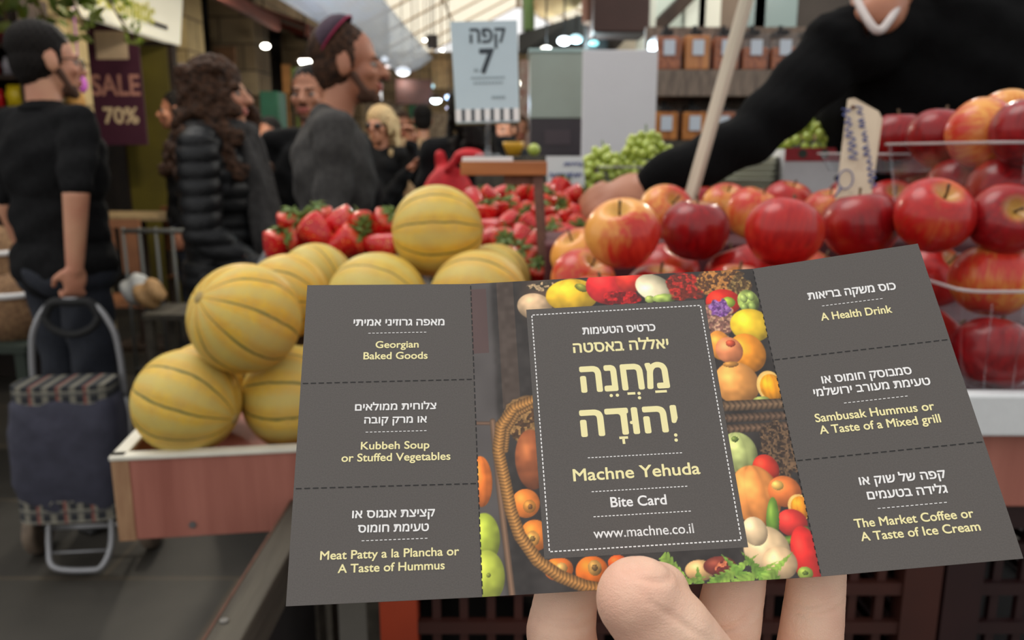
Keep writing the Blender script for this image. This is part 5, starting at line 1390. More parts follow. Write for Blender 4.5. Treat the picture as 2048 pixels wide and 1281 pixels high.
M_CRED = mat('red_carton_band', srgb(168, 40, 48), .7, var=.3, scale=60)
M_DKHOLE = mat('dark_hole', srgb(30, 22, 20), .9)
ct = empty('fruit_carton', gl(1640, 340, 1.93, gz), 0, 'white carton with red band and oval handle hole behind the apples', 'carton')
b = NB(); 
for c, s in (((0, -.095, .05), (.24, .006, .10)), ((0, .095, .05), (.24, .006, .10)), ((-.117, 0, .05), (.006, .184, .10)), ((.117, 0, .05), (.006, .184, .10)), ((0, 0, .004), (.228, .184, .006))): box(b, c, s)
obj('walls', b, M_CART, ct)
b = NB(); box(b, (0, -.0985, .088), (.24, .002, .03)); obj('red_band', b, M_CRED, ct)
b = NB(); 
bmesh.ops.create_cone(b, cap_ends=True, segments=20, radius1=.014, radius2=.014, depth=.002, matrix=Matrix.Translation((.03, -.099, .035)) @ Matrix.Rotation(PI / 2, 4, 'X') @ Matrix.Diagonal((2.4, .75, 1, 1))); obj('handle_hole', b, M_DKHOLE, ct)
b = NB()
for k in range(4): cone(b, (-.08 + k * .05, -.0995, .09), (-.08 + k * .05, -.101, .09), .010, None, 12)
obj('printed_dots', b, mat('dark_green_print', srgb(50, 60, 50), .7), ct)
grape_bunch(ct.location + Vector((-.03, 0, .085)), .085, .08, .10, 85, 'green grapes heaped in the white carton beside the vendor', 8)
grape_bunch(gl(1444, 300, 2.18, gz + .012), .035, .03, .095, 40, 'green grapes behind the wooden stake below the nut dispensers', 9)
cs = gl(1492, 360, 1.90, gz)
for k in range(5):
    b = NB(); lathe(b, [(0, .002), (.05, .002), (.054, .004), (.066, .030), (.070, .031), (.070, .033), (.064, .033)], 36)
    for v in b.verts:
        a = math.atan2(v.co.y, v.co.x); r_ = math.hypot(v.co.x, v.co.y)
        if .052 < r_ < .067: v.co.x *= 1 + .012 * math.cos(18 * a); v.co.y *= 1 + .012 * math.cos(18 * a)
    o = obj('plastic_tub', b, mat('milky_plastic', srgb(226, 228, 206), .3, trans=.15, spec=.6), None, True, loc=cs + Vector((0, 0, .0005 + k * .0125)))
    tag(o, ('bottom', 'second', 'middle', 'fourth', 'top')[k] + ' milky plastic tub in the nested stack left of the carton', 'plastic tub', 'nested plastic tubs')
# white board, grey cabinet and nut dispensers behind
M_BOARDW = mat('white_board', srgb(228, 226, 230), .5, var=.03, scale=10)
M_FROST = mat('frosted_grey_glass', srgb(160, 172, 162), .25, col2=srgb(148, 154, 142), scale=3)
bw = empty('display_board', gl(1234, 300, 2.5, 0), 0, 'plain white upright board behind the green grapes', 'board')
I = lambda p: p - bw.location
b = NB(); p0, p1 = I(at(1162, 330, 2.5)), I(at(1307, 106, 2.5)); box(b, ((p0.x + p1.x) / 2, p0.y, (p0.z + p1.z) / 2), (p1.x - p0.x, .02, p1.z - p0.z), None, .002); obj('panel', b, M_BOARDW, bw)
b = NB(); box(b, ((p0.x + p1.x) / 2, p0.y + .03, p0.z / 2), (.04, .04, p0.z)); box(b, ((p0.x + p1.x) / 2, p0.y + .03, .01), (.22, .2, .02)); obj('leg', b, M_STEEL, bw)
gc = empty('display_cabinet', gl(1113, 300, 2.75, 0), 0, 'grey green glass cabinet with a dark lower panel left of the white board', 'cabinet')
I = lambda p: p - gc.location
x0, x1 = I(at(1060, 200, 2.75)).x, I(at(1172, 200, 2.75)).x; y_ = I(at(1113, 200, 2.75)).y
z0, z1, z2 = I(at(1100, 312, 2.75)).z, I(at(1100, 236, 2.75)).z, I(at(1100, 106, 2.75)).z
b = NB(); box(b, ((x0 + x1) / 2, y_ + .13, (z1 + z2) / 2), (x1 - x0, .26, z2 - z1), None, .003); obj('glass_box', b, M_FROST, gc)
b = NB(); box(b, ((x0 + x1) / 2, y_ + .13, (z0 + z1) / 2), (x1 - x0 - .006, .255, z1 - z0 - .002)); obj('dark_panel', b, mat('dark_aubergine', srgb(58, 50, 56), .5, var=.1), gc)
b = NB(); box(b, ((x0 + x1) / 2, y_ + .128, (z0 + z1) / 2), (.09, .257, .05)); obj('label_plate', b, mat('dim_plate', srgb(72, 60, 66), .5), gc)
b = NB(); box(b, ((x0 + x1) / 2, y_ + .13, z2 + .006), (x1 - x0 + .01, .27, .010)); obj('top_edge', b, mat('pale_aqua_glass', srgb(178, 204, 200), .2), gc)
b = NB(); box(b, ((x0 + x1) / 2, y_ + .14, z0 / 2), (x1 - x0 - .03, .22, z0)); obj('base', b, mat('pale_grey_laminate', srgb(176, 174, 168), .6), gc)
M_NUT = [mat('roasted_nuts', srgb(204, 118, 68), .5, col2=srgb(140, 72, 42), scale=70, bump=.8, bscale=110), mat('orange_snack_sticks', srgb(226, 146, 70), .5, col2=srgb(186, 108, 50), scale=40, stretch=(1, 1, .1), bump=.5), mat('pale_nuts', srgb(206, 166, 106), .5, col2=srgb(170, 124, 70), scale=70, bump=.8, bscale=110)]
M_BROWNW = mat('grey_brown_hatched', srgb(140, 122, 106), .6, col2=srgb(100, 86, 76), scale=14, stretch=(6, 1, 1))
rk = empty('dispenser_rack', gl(1440, 300, 3.3, 0), 0, 'grey brown rack carrying two rows of nut dispensers', 'rack')
I = lambda p: p - rk.location
yr = I(at(1440, 200, 3.3)).y
xa, xb = I(at(1306, 200, 3.3)).x, I(at(1650, 200, 3.3)).x
zs = [I(at(1400, y, 3.3)).z for y in (70, 140, 194, 280)]
b = NB(); box(b, ((xa + xb) / 2, yr + .26, zs[1] / 2 + .1), (xb - xa, .04, zs[1] + .2)); obj('back_panel', b, M_BROWNW, rk)
b = NB(); box(b, ((xa + xb) / 2, yr + .11, (zs[1] + zs[2]) / 2), (xb - xa, .26, zs[1] - zs[2] - .004), None, .003); obj('middle_shelf', b, M_BROWNW, rk)
b = NB(); box(b, ((xa + xb) / 2, yr + .11, zs[3] / 2), (xb - xa, .26, zs[3])); obj('cupboard', b, M_DARKWOOD, rk)
M_BIN = M_CLEAR
DN = ['first', 'second', 'third', 'fourth', 'fifth', 'sixth']
for row in range(2):
    for i in range(6):
        cx_ = xa + (xb - xa) * (i + .5) / 6; wd = (xb - xa) / 6 - .012
        zb, zt = (zs[1], zs[0]) if row == 0 else (zs[3], zs[2] - .05)
        kind = (0, 1, 0, 0, 0, 2)[i] if row == 0 else (1, 1, 0, 1, 0, 2)[i]
        hh = (zt - zb)
        D_ = empty('nut_dispenser', rk.location + Vector((cx_, yr + .10, zb + .0005)), 0, '%s clear dispenser from the left in the %s row, filled with %s' % (DN[i], 'upper' if row == 0 else 'lower', ('brown nuts', 'orange sticks', 'pale nuts')[kind]), 'dispenser', 'nut dispensers')
        fill = (.92, .95, .9, .62, .62, .72)[i] if row == 0 else .93
        b = NB(); box(b, (0, 0, hh * fill / 2), (wd - .008, .19, hh * fill), None, .006); obj('nuts', b, M_NUT[kind], D_)
        b = NB(); box(b, (0, 0, hh / 2), (wd, .2, hh), None, .004); obj('bin', b, M_BIN, D_)
        b = NB(); box(b, (0, -.01, hh + .008), (wd * .42, .12, .022), None, .004); cone(b, (0, -.02, hh + .015), (0, -.02, hh + .04), .012, .008, 10); obj('lid_knob', b, M_RUB, D_)
        b = NB(); box(b, (0, -.1025, hh - .055), (wd * .44, .003, .06)); tag(obj('label_card', b, mat('pale_label', srgb(206, 214, 224), .5), D_), 'white label card')
yc = empty('mixing_bowl', gl(1027, 300, 2.58, 0), 0, 'yellow bowl of oranges left of the grey cabinet', 'bowl')
yc.location.z = at(1027, 312, 2.58).z
b = NB(); lathe(b, [(0, 0), (.02, 0), (.032, .03), (.034, .045), (.031, .045), (.026, .02), (0, .012)], 28); obj('shell', b, mat('yellow_glaze', srgb(214, 160, 40), .4), yc, True)
sc_ = NB(); box(sc_, (0, 0, .5), (.24, .2, 1.0)); sc_ = obj('plinth', sc_, M_DARKWOOD, None, loc=(yc.location.x, yc.location.y, 0)); sc_.scale.z = yc.location.z - .001; tag(sc_, 'narrow dark plinth under the yellow bowl', 'plinth')
b = NB(); ball(b, (0, 0, 0), .02, None, 3); li = obj('lime', b, M_GRAPE, None, True, loc=yc.location + Vector((.065, -.03, .0195))); tag(li, 'green lime beside the yellow bowl', 'lime')
# ================================================================ the market lane
def floor_mat():
    m, t, b, N, L, MATH, RAMP, MIX = nodes('dark_stone_paving')
    tc = N('ShaderNodeTexCoord')
    br = N('ShaderNodeTexBrick', Scale=1.0); br.inputs['Mortar Size'].default_value = .008; br.inputs['Brick Width'].default_value = .9; br.inputs['Row Height'].default_value = .6
    br.inputs['Color1'].default_value = srgb(62, 58, 51); br.inputs['Color2'].default_value = srgb(54, 50, 44); br.inputs['Mortar'].default_value = srgb(82, 72, 58)
    L(tc.outputs['Object'], br.inputs['Vector'])
    nz = N('ShaderNodeTexNoise', Scale=5.0, Detail=6.0); L(tc.outputs['Object'], nz.inputs['Vector'])
    mx = N('ShaderNodeMixRGB', blend_type='MULTIPLY', Fac=.7); L(br.outputs[0], mx.inputs[1]); L(RAMP(nz.outputs['Fac'], (.3, .62), (.7, 1.0)), mx.inputs[2])
    L(mx.outputs[0], b.inputs['Base Color']); b.inputs['Roughness'].default_value = .55
    bp = N('ShaderNodeBump', Strength=.3, Distance=.01); L(nz.outputs['Fac'], bp.inputs['Height']); L(bp.outputs[0], b.inputs['Normal'])
    return m
b = NB(); box(b, (0, 12, -.05), (12, 30, .1)); tag(obj('floor', b, floor_mat()), kind='structure')
def stone_mat(name, c1, c2, mo):
    m, t, b, N, L, MATH, RAMP, MIX = nodes(name)
    tc = N('ShaderNodeTexCoord'); mp = N('ShaderNodeMapping'); mp.inputs['Rotation'].default_value = (PI / 2, 0, 0)
    sp = N('ShaderNodeSeparateXYZ'); L(tc.outputs['Object'], sp.inputs[0]); cb = N('ShaderNodeCombineXYZ'); L(MATH('ADD', sp.outputs['X'], sp.outputs['Y']), cb.inputs[0]); L(sp.outputs['Z'], cb.inputs[1])
    br = N('ShaderNodeTexBrick', Scale=1.0); br.inputs['Mortar Size'].default_value = .012; br.inputs['Brick Width'].default_value = .5; br.inputs['Row Height'].default_value = .28
    br.inputs['Color1'].default_value = c1; br.inputs['Color2'].default_value = c2; br.inputs['Mortar'].default_value = mo; L(cb.outputs[0], br.inputs['Vector'])
    nz = N('ShaderNodeTexNoise', Scale=6.0, Detail=6.0); L(tc.outputs['Object'], nz.inputs['Vector'])
    mx = N('ShaderNodeMixRGB', blend_type='MULTIPLY', Fac=.6); L(br.outputs[0], mx.inputs[1]); L(RAMP(nz.outputs['Fac'], (.3, .6), (.7, 1.0)), mx.inputs[2])
    L(mx.outputs[0], b.inputs['Base Color']); b.inputs['Roughness'].default_value = .85
    return m
M_STONE = stone_mat('warm_jerusalem_stone', srgb(216, 192, 140), srgb(198, 170, 120), srgb(150, 128, 90))
M_STONE_SHADED = stone_mat('shaded_stone', srgb(150, 130, 100), srgb(126, 106, 80), srgb(90, 76, 58))  # darker copy of the stone: shade under the canopies put into its colour
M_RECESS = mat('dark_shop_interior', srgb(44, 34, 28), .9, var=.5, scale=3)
M_OLIVE = mat('olive_green_door', srgb(110, 98, 30), .6, col2=srgb(86, 76, 24), scale=2)
M_CANO = mat('red_brown_canopy', srgb(124, 66, 52), .7, col2=srgb(92, 46, 38), scale=8, stretch=(1, .2, 1))
M_DKW = mat('dark_brown_timber', srgb(62, 46, 36), .8, var=.5, scale=8)
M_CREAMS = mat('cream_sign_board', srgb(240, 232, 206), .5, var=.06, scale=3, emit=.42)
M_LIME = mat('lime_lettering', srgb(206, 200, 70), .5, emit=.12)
M_PLUM = mat('plum_banner', srgb(70, 24, 46), .7, var=.1, scale=6)
M_PINKP = mat('dusty_pink_print', srgb(188, 132, 116), .7)
M_CREAMP = mat('cream_print', srgb(214, 190, 150), .7) if 'cream_print_b' in MATS else mat('cream_banner_print', srgb(216, 190, 152), .7)
# left wall: stone piers, lintel and dark shop recesses
b = NB()
for x0, x1, y0, y1, z0, z1 in ((-3.25, -2.965, 5.52, 5.86, 0, 4.2), (-3.3, -2.84, 7.35, 7.75, 0, 4.2), (-3.3, -2.95, 3.2, 5.52, 2.75, 4.2)):
    box(b, ((x0 + x1) / 2, (y0 + y1) / 2, (z0 + z1) / 2), (x1 - x0, y1 - y0, z1 - z0))
tag(obj('wall_left', b, M_STONE), kind='structure')
b = NB()
for x0, x1, y0, y1, z0, z1 in ((-3.3, -2.82, 9.2, 9.75, 0, 3.0), (-3.3, -2.82, 12.0, 12.6, 0, 3.0), (-3.3, -2.82, 15.5, 16.2, 0, 3.0), (-3.3, -2.9, 7.75, 20, 3.0, 4.6)): box(b, ((x0 + x1) / 2, (y0 + y1) / 2, (z0 + z1) / 2), (x1 - x0, y1 - y0, z1 - z0))
tag(obj('wall_lane', b, M_STONE_SHADED), kind='structure')
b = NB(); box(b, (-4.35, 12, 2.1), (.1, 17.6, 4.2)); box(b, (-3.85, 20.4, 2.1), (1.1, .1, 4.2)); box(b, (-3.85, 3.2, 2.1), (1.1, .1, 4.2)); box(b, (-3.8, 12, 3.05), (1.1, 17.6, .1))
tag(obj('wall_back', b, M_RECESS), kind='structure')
b = NB(); box(b, (-3.13, 7.12, 1.12), (.42, .06, 2.24), None, .004); tag(obj('door_1', b, M_OLIVE), kind='structure')
b = NB(); box(b, (-3.34, 7.14, 1.12), (.05, .08, 2.24)); box(b, (-2.90, 7.14, 1.12), (.05, .08, 2.24)); box(b, (-3.12, 7.14, 2.26), (.5, .08, .05)); tag(obj('trim_1', b, M_DKW), kind='structure')
# cream shop sign with lime lettering
ss = empty('shop_sign', (-2.86, 6.42, 2.26), 0, 'long cream shop sign with lime lettering above the plum banner', 'sign')
b = NB(); box(b, (0, 0, .24), (.12, 1.52, .48), (0, rad(8), 0), .006); obj('sign_box', b, M_CREAMS, ss)
o = text_mesh('lettering', 'Aromatic', .86, .15, M_LIME, ss, bold=.05); o.matrix_local = Matrix.Translation((.072, -.28, .085)) @ Matrix.Rotation(rad(8), 4, 'Y') @ Matrix.Rotation(PI / 2, 4, 'Z') @ Matrix.Rotation(PI / 2, 4, 'X')
b = NB(); box(b, (.062, .26, .09), (.004, .34, .035)); obj('small_print', b, M_DKW, ss)
# plum sale banner
bn = empty('sale_banner', (-3.12, 6.55, 1.42), 0, 'plum hanging banner reading SALE 70% with a cream square on top', 'banner')
b = NB(); box(b, (0, 0, .45), (.42, .015, .90), None, .002); obj('cloth', b, M_PLUM, bn)
b = NB(); box(b, (0, -.009, .76), (.25, .003, .21)); obj('cream_square', b, mat('dusty_cream', srgb(206, 180, 150), .7, var=.12, scale=12), bn)
UPX = Matrix.Rotation(PI / 2, 4, 'X')
o = text_mesh('lettering', 'SALE', .375, .155, M_PINKP, bn, bold=.02); o.matrix_local = Matrix.Translation((0, -.0085, .385)) @ UPX
o = text_mesh('lettering', '70%', .27, .12, M_CREAMP, bn, bold=.03); o.matrix_local = Matrix.Translation((.02, -.0085, .17)) @ UPX
b = NB(); tube(b, [(-.22, 0, .905), (.22, 0, .905)], .008, 8); tube(b, [(-.2, 0, .905), (-.2, 0, 1.6)], .004, 6); tube(b, [(.2, 0, .905), (.2, 0, 1.6)], .004, 6); obj('hanger', b, M_DKW, bn)
# sloping canopies over the left shops
def canopy(y0, y1, xw, zw, xe, ze, label, th=.11):
    root = empty('shop_canopy', (xe, (y0 + y1) / 2, ze), 0, label, 'canopy', 'shop canopies on the left')
    b = NB(); L_ = y1 - y0; n = int(L_ / .09)
    prev = None
    for k in range(n + 1):
        y = -L_ / 2 + L_ * k / n; dz = .016 * math.cos(k * PI)
        v = (b.verts.new((xw - xe, y, zw - ze + dz)), b.verts.new((0, y, .03 + dz)))
        if prev: b.faces.new((prev[0], prev[1], v[1], v[0]))
        prev = v
    bmesh.ops.solidify(b, geom=b.faces[:], thickness=.01)
    obj('sheet', b, M_CANO, root)
    b = NB(); box(b, (0, 0, -.02), (.05, L_, th), None, .004); obj('front_beam', b, M_CANO, root)
    for k in range(3):
        y = -L_ / 2 + .15 + (L_ - .3) * k / 2
        b = NB(); tube(b, [(0, y, -.01), (xw - xe, y, zw - ze - .03)], .02, 6); obj('bracket', b, M_DKW, root)
    return root
canopy(5.95, 8.0, -2.9, 2.95, -2.22, 2.56, 'nearest low red brown canopy left, above the curly haired woman')
canopy(4.6, 9.4, -2.9, 3.35, -1.93, 2.74, 'longer red brown canopy higher up, nearer the middle of the lane')
canopy(8.2, 13.5, -2.8, 2.85, -2.0, 2.55, 'farther red brown canopy behind the head with the kippah')
# blue white tarpaulin strips
def sheet(name, pts, m, label, cat, nu=10, nv=24, wav=.03, th=.004, group=None):
    A, B_, C, D = [Vector(p) for p in pts]
    b = NB(); g = []
    for i in range(nu + 1):
        row = []
        for k in range(nv + 1):
            u, v = i / nu, k / nv
            p = A.lerp(B_, u).lerp(D.lerp(C, u), v)
            row.append(b.verts.new(p + Vector((0, 0, wav * math.sin(v * 22) * math.sin(PI * u) - wav * 1.5 * math.sin(PI * u)))))
        g.append(row)
    for i in range(nu):
        for k in range(nv): b.faces.new((g[i][k], g[i + 1][k], g[i + 1][k + 1], g[i][k + 1]))
    bmesh.ops.solidify(b, geom=b.faces[:], thickness=th)
    return tag(obj(name, b, m, None, True), label, cat, group)
def cloth_mat(name, c, tr, clear=0.0):
    m, t, b, N, L, MATH, RAMP, MIX = nodes(name)
    out = t.nodes['Material Output']; b.inputs['Base Color'].default_value = c; b.inputs['Roughness'].default_value = .7
    tp = N('ShaderNodeBsdfTransparent'); tp.inputs[0].default_value = c; m2 = N('ShaderNodeMixShader', Fac=clear)
    tl = N('ShaderNodeBsdfTranslucent'); tl.inputs[0].default_value = c; mx = N('ShaderNodeMixShader', Fac=tr); L(b.outputs[0], mx.inputs[1]); L(tl.outputs[0], mx.inputs[2])
    tc = N('ShaderNodeTexCoord'); wv = N('ShaderNodeTexWave', Scale=9.0); wv.bands_direction = 'X'; L(tc.outputs['Object'], wv.inputs['Vector'])
    cc = MIX(RAMP(wv.outputs['Fac'], (0, 0), (1, 1)), c, tuple(q * .9 for q in c[:3]) + (1,)); L(cc, tl.inputs[0]); L(cc, b.inputs['Base Color'])
    L(mx.outputs[0], m2.inputs[1]); L(tp.outputs[0], m2.inputs[2]); L(m2.outputs[0], out.inputs[0]); return m
M_TARP = cloth_mat('blue_white_tarpaulin', srgb(222, 232, 248), .75, .38)
M_TARPG = cloth_mat('grey_tarpaulin', srgb(206, 214, 214), .6, .25)
M_ROOF = cloth_mat('cream_roof_sheet', srgb(255, 250, 238), .85, .72)
sheet('tarpaulin', ((-1.55, 5.2, 2.36), (-1.04, 5.2, 2.58), (-1.04, 11.0, 2.56), (-1.55, 11.6, 2.42)), M_TARP, 'blue white tarpaulin strip slanting over the lane above the kippah', 'tarpaulin')
sheet('tarpaulin', ((-1.86, 5.6, 2.84), (-1.56, 5.6, 2.66), (-1.58, 9.5, 2.62), (-1.86, 9.5, 2.80)), M_TARPG, 'grey tarpaulin panel between the canopies and the blue tarpaulin', 'tarpaulin')
# gabled roof over the lane
RX, RZ, EX, EZ = .15, 4.9, 2.9, 3.45
b = NB()
for sgn in (-1, 1):
    P0, P1 = Vector((RX, 6.5, RZ)), Vector((RX + sgn * EX, 6.5, EZ))
    q = (P0, P1, P1 + Vector((0, 14.5, 0)), P0 + Vector((0, 14.5, 0)))
    quad(b, *(q if sgn < 0 else tuple(reversed(q))), th=.01)
rf = tag(obj('ceiling', b, M_ROOF), kind='structure')
b = NB(); k = 0
for i in range(10):
    y = 6.6 + i * 1.59
    for sgn in (-1, 1): tube(b, [(RX, y, RZ - .03), (RX + sgn * EX, y, EZ - .03)], .020, 6)
tube(b, [(RX, 6.5, RZ - .04), (RX, 21, RZ - .04)], .05, 6)
for sgn in (-1, 1): tube(b, [(RX + sgn * EX, 6.5, EZ - .03), (RX + sgn * EX, 21, EZ - .03)], .05, 6); tube(b, [(RX + sgn * EX / 2, 6.5, (RZ + EZ) / 2 - .03), (RX + sgn * EX / 2, 21, (RZ + EZ) / 2 - .03)], .02, 6)
tag(obj('trim_2', b, mat('brown_rafter', srgb(214, 186, 156), .7)), kind='structure')
# far end of the lane
b = NB(); box(b, (-2.2, 21.2, 1.9), (2.2, .3, 3.8)); box(b, (2.3, 21.2, 1.9), (2.4, .3, 3.8)); box(b, (.1, 21.2, 3.4), (2.4, .3, .8)); tag(obj('wall_far', b, M_STONE_SHADED), kind='structure')
b = NB(); box(b, (.1, 24.5, 1.6), (3.4, .1, 3.2)); tag(obj('wall_beyond', b, M_STONE_SHADED), kind='structure')
# right hand shops
b = NB()
box(b, (3.2, 13.5, 2.1), (.2, 15.2, 4.2))
for y0, y1 in ((6.2, 6.6), (9.2, 9.7), (12.5, 13.1)): box(b, (2.95, (y0 + y1) / 2, 2.1), (.3, y1 - y0, 4.2))
tag(obj('wall_right', b, M_STONE_SHADED), kind='structure')
b = NB(); box(b, (2.66, 5.9, 2.1), (4.08, .12, 4.2)); tag(obj('wall_shop', b, mat('dark_shop_front', srgb(58, 50, 44), .8, var=.4, scale=2)), kind='structure')
def at_y(px, py, y):
    r = at(px, py, 1) - Vector((0, 0, EYE)); return Vector((0, 0, EYE)) + r * (y / r.y)
def front_panel(x0, y0, x1, y1, Y, th, m):
    a, c = at_y(x0, y0, Y), at_y(x1, y1, Y); b = NB(); box(b, ((a.x + c.x) / 2, Y, (a.z + c.z) / 2), (abs(c.x - a.x), th, abs(a.z - c.z)), None, .004); return b
M_PALEP = mat('pale_painted_frame', srgb(216, 220, 206), .6, var=.12, scale=4)
M_TEALW = mat('teal_grey_glass', srgb(120, 136, 134), .25, var=.15, scale=2)
for i, (x0, x1) in enumerate(((1496, 1512), (1516, 1572))):
    tag(obj('window_%d' % (i + 1), front_panel(x0, -120, x1, 330, 5.80, .03, 0), M_TEALW), kind='structure')
tag(obj('trim_3', front_panel(1376, -140, 1396, 330, 5.78, .06, 0), M_PALEP), kind='structure')
tag(obj('trim_4', front_panel(1402, -140, 1424, 330, 5.78, .06, 0), mat('cream_post', srgb(206, 204, 188), .6)), kind='structure')
tag(obj('trim_5', front_panel(1280, -140, 1300, 330, 5.3, .06, 0), M_PALEP), kind='structure')
tag(obj('window_3', front_panel(1302, -120, 1374, 330, 5.80, .03, 0), mat('pale_green_glass', srgb(176, 190, 178), .25, col2=srgb(206, 216, 204), scale=1.5)), kind='structure')
b = NB(); p0, p1 = at_y(1300, 68, 5.7), at_y(1392, -22, 5.7); tube(b, [p0, p1], .055, 4); tag(obj('awning_arm', b, M_DKW), 'dark slanting awning arm across the pale green window', 'awning arm')
tag(obj('trim_6', front_panel(1440, -140, 1484, 330, 5.81, .04, 0), mat('brown_panel', srgb(110, 92, 76), .7, var=.2, scale=2)), kind='structure')
# dark awning, rolled tan awning, hanging goods on the right
aw = empty('dark_awning', at(1100, 80, 5.4), 0, 'dark grey awning sloping up to the right beside the coffee sign', 'awning')
I = lambda p: p - aw.location
M_AWN = mat('charcoal_canvas', srgb(48, 48, 46), .85, var=.2, scale=5)
b = NB(); quad(b, I(at(1036, 108, 6.3)), I(at(1215, 106, 5.2)), I(at(1158, 30, 5.2)), I(at(1036, 68, 6.3)), th=.02); obj('valance', b, M_AWN, aw)
b = NB(); quad(b, I(at(1036, 68, 6.3)), I(at(1158, 30, 5.2)), I(at(1158, 30, 5.2) + Vector((.4, .3, .1))), I(at(1036, 68, 6.3) + Vector((.4, .3, .1))), th=.02); obj('cover', b, M_AWN, aw)
ra = NB(); p0, p1 = at(1086, 8, 5.0), at(1148, -14, 4.8); d_ = p1 - p0
for k in range(4): tube(ra, [p0 + Vector((0, 0, .13 - .045 * k)) + Vector((.02 * math.sin(k * 2), .03 * math.cos(k * 2), 0)), p1 + Vector((0, 0, .13 - .045 * k))], .085, 12)
ra = link('rolled_awning', melt(ra, .02, 4)); ra.data.materials.append(mat('tan_canvas', srgb(176, 150, 108), .85, col2=srgb(140, 116, 80), scale=8)); tag(ra, 'rolled tan canvas awning at the top edge right of the roof', 'awning')
b = NB(); p0 = at(1178, -30, 4.7); tube(b, [at(1176, 46, 4.7), at(1172, -60, 4.7)], .035, 10); tag(obj('pipe', b, mat('reddish_pipe', srgb(132, 90, 72), .6)), 'short reddish brown vertical pipe at the top edge right of the rolled awning', 'pipe')
b = NB(); box(b, at(1236, 12, 4.68), (.32, .36, .34), None, .01); tag(obj('storage_box', b, mat('dark_maroon_box', srgb(64, 40, 34), .7, var=.3, scale=5)), 'dark maroon box high on the right shop front', 'box')
b = NB(); box(b, at(1192, 76, 4.9), (.14, .16, .17), None, .01); sp_ = obj('loudspeaker', b, mat('matt_black', srgb(22, 22, 22), .6)); tag(sp_, 'small black loudspeaker above the grey cabinet', 'loudspeaker')
b = NB(); tube(b, [at(1058, -40, 7.0), at(1058, 62, 7.0)], .05, 10); tag(obj('pole', b, mat('green_painted_pole', srgb(110, 140, 80), .6)), 'green painted pole under the bright roof right of the coffee sign', 'pole')
b = NB(); pp = [at_y(1224, 108, 5.6), at_y(1284, 108, 5.6), at_y(1284, 44, 5.6)]; A = [b.verts.new(p) for p in pp]; B = [b.verts.new(p + Vector((0, .05, 0))) for p in pp]
b.faces.new(list(A)); b.faces.new(list(reversed(B)))
for i in range(3): b.faces.new((A[i], B[i], B[(i + 1) % 3], A[(i + 1) % 3]))
bmesh.ops.recalc_face_normals(b, faces=b.faces[:]); tag(obj('trim_7', b, mat('beige_gable', srgb(170, 158, 138), .8, var=.1, scale=4)), kind='structure')
# lamps
def lamp(p, r, col, e, label, shade=True, watt=0):
    root = empty('pendant_lamp', p, 0, label, 'lamp', 'hanging lamps along the lane')
    b = NB(); ball(b, (0, 0, 0), (r, r, r * .6), None, 2); obj('bulb', b, mat('glow_%d_%d' % (int(col[0] * 99), int(col[2] * 99)), col, .5, emit=e), root, True)
    if shade:
        b = NB(); lathe(b, [(.02, r * 1.3), (r * .7, r * 1.1), (r * 1.25, r * .1), (r * 1.2, r * .1), (r * .66, r * 1.0), (.02, r * 1.2)], 20); obj('shade', b, M_DKW, root, True)
    cz = 2.77 + (-1.93 - p[0]) * .6 if p[0] < -1.9 and p[1] < 9.4 else 0
    top_z = .14 if p[1] < 5 and p[0] > 0 else cz - p[2] if cz else (4.9 - abs(p[0] - .15) * .5 - p[2]) if 6.5 < p[1] < 21 else 1.2
    b = NB(); tube(b, [(0, 0, r), (0, 0, top_z)], .006, 5); obj('cord', b, M_RUB, root)
    if watt:
        ld = bpy.data.lights.new('bulb_light', 'POINT'); ld.energy = watt; ld.color = col[:3]; ld.shadow_soft_size = r * 1.3
        lo = bpy.data.objects.new('bulb_light', ld); lo.parent = root; lo.location = (0, 0, -r * 1.6); COL.objects.link(lo)
W1, W2, W3 = (1, .97, .85, 1), (.55, .9, 1, 1), (.5, .68, 1, 1)
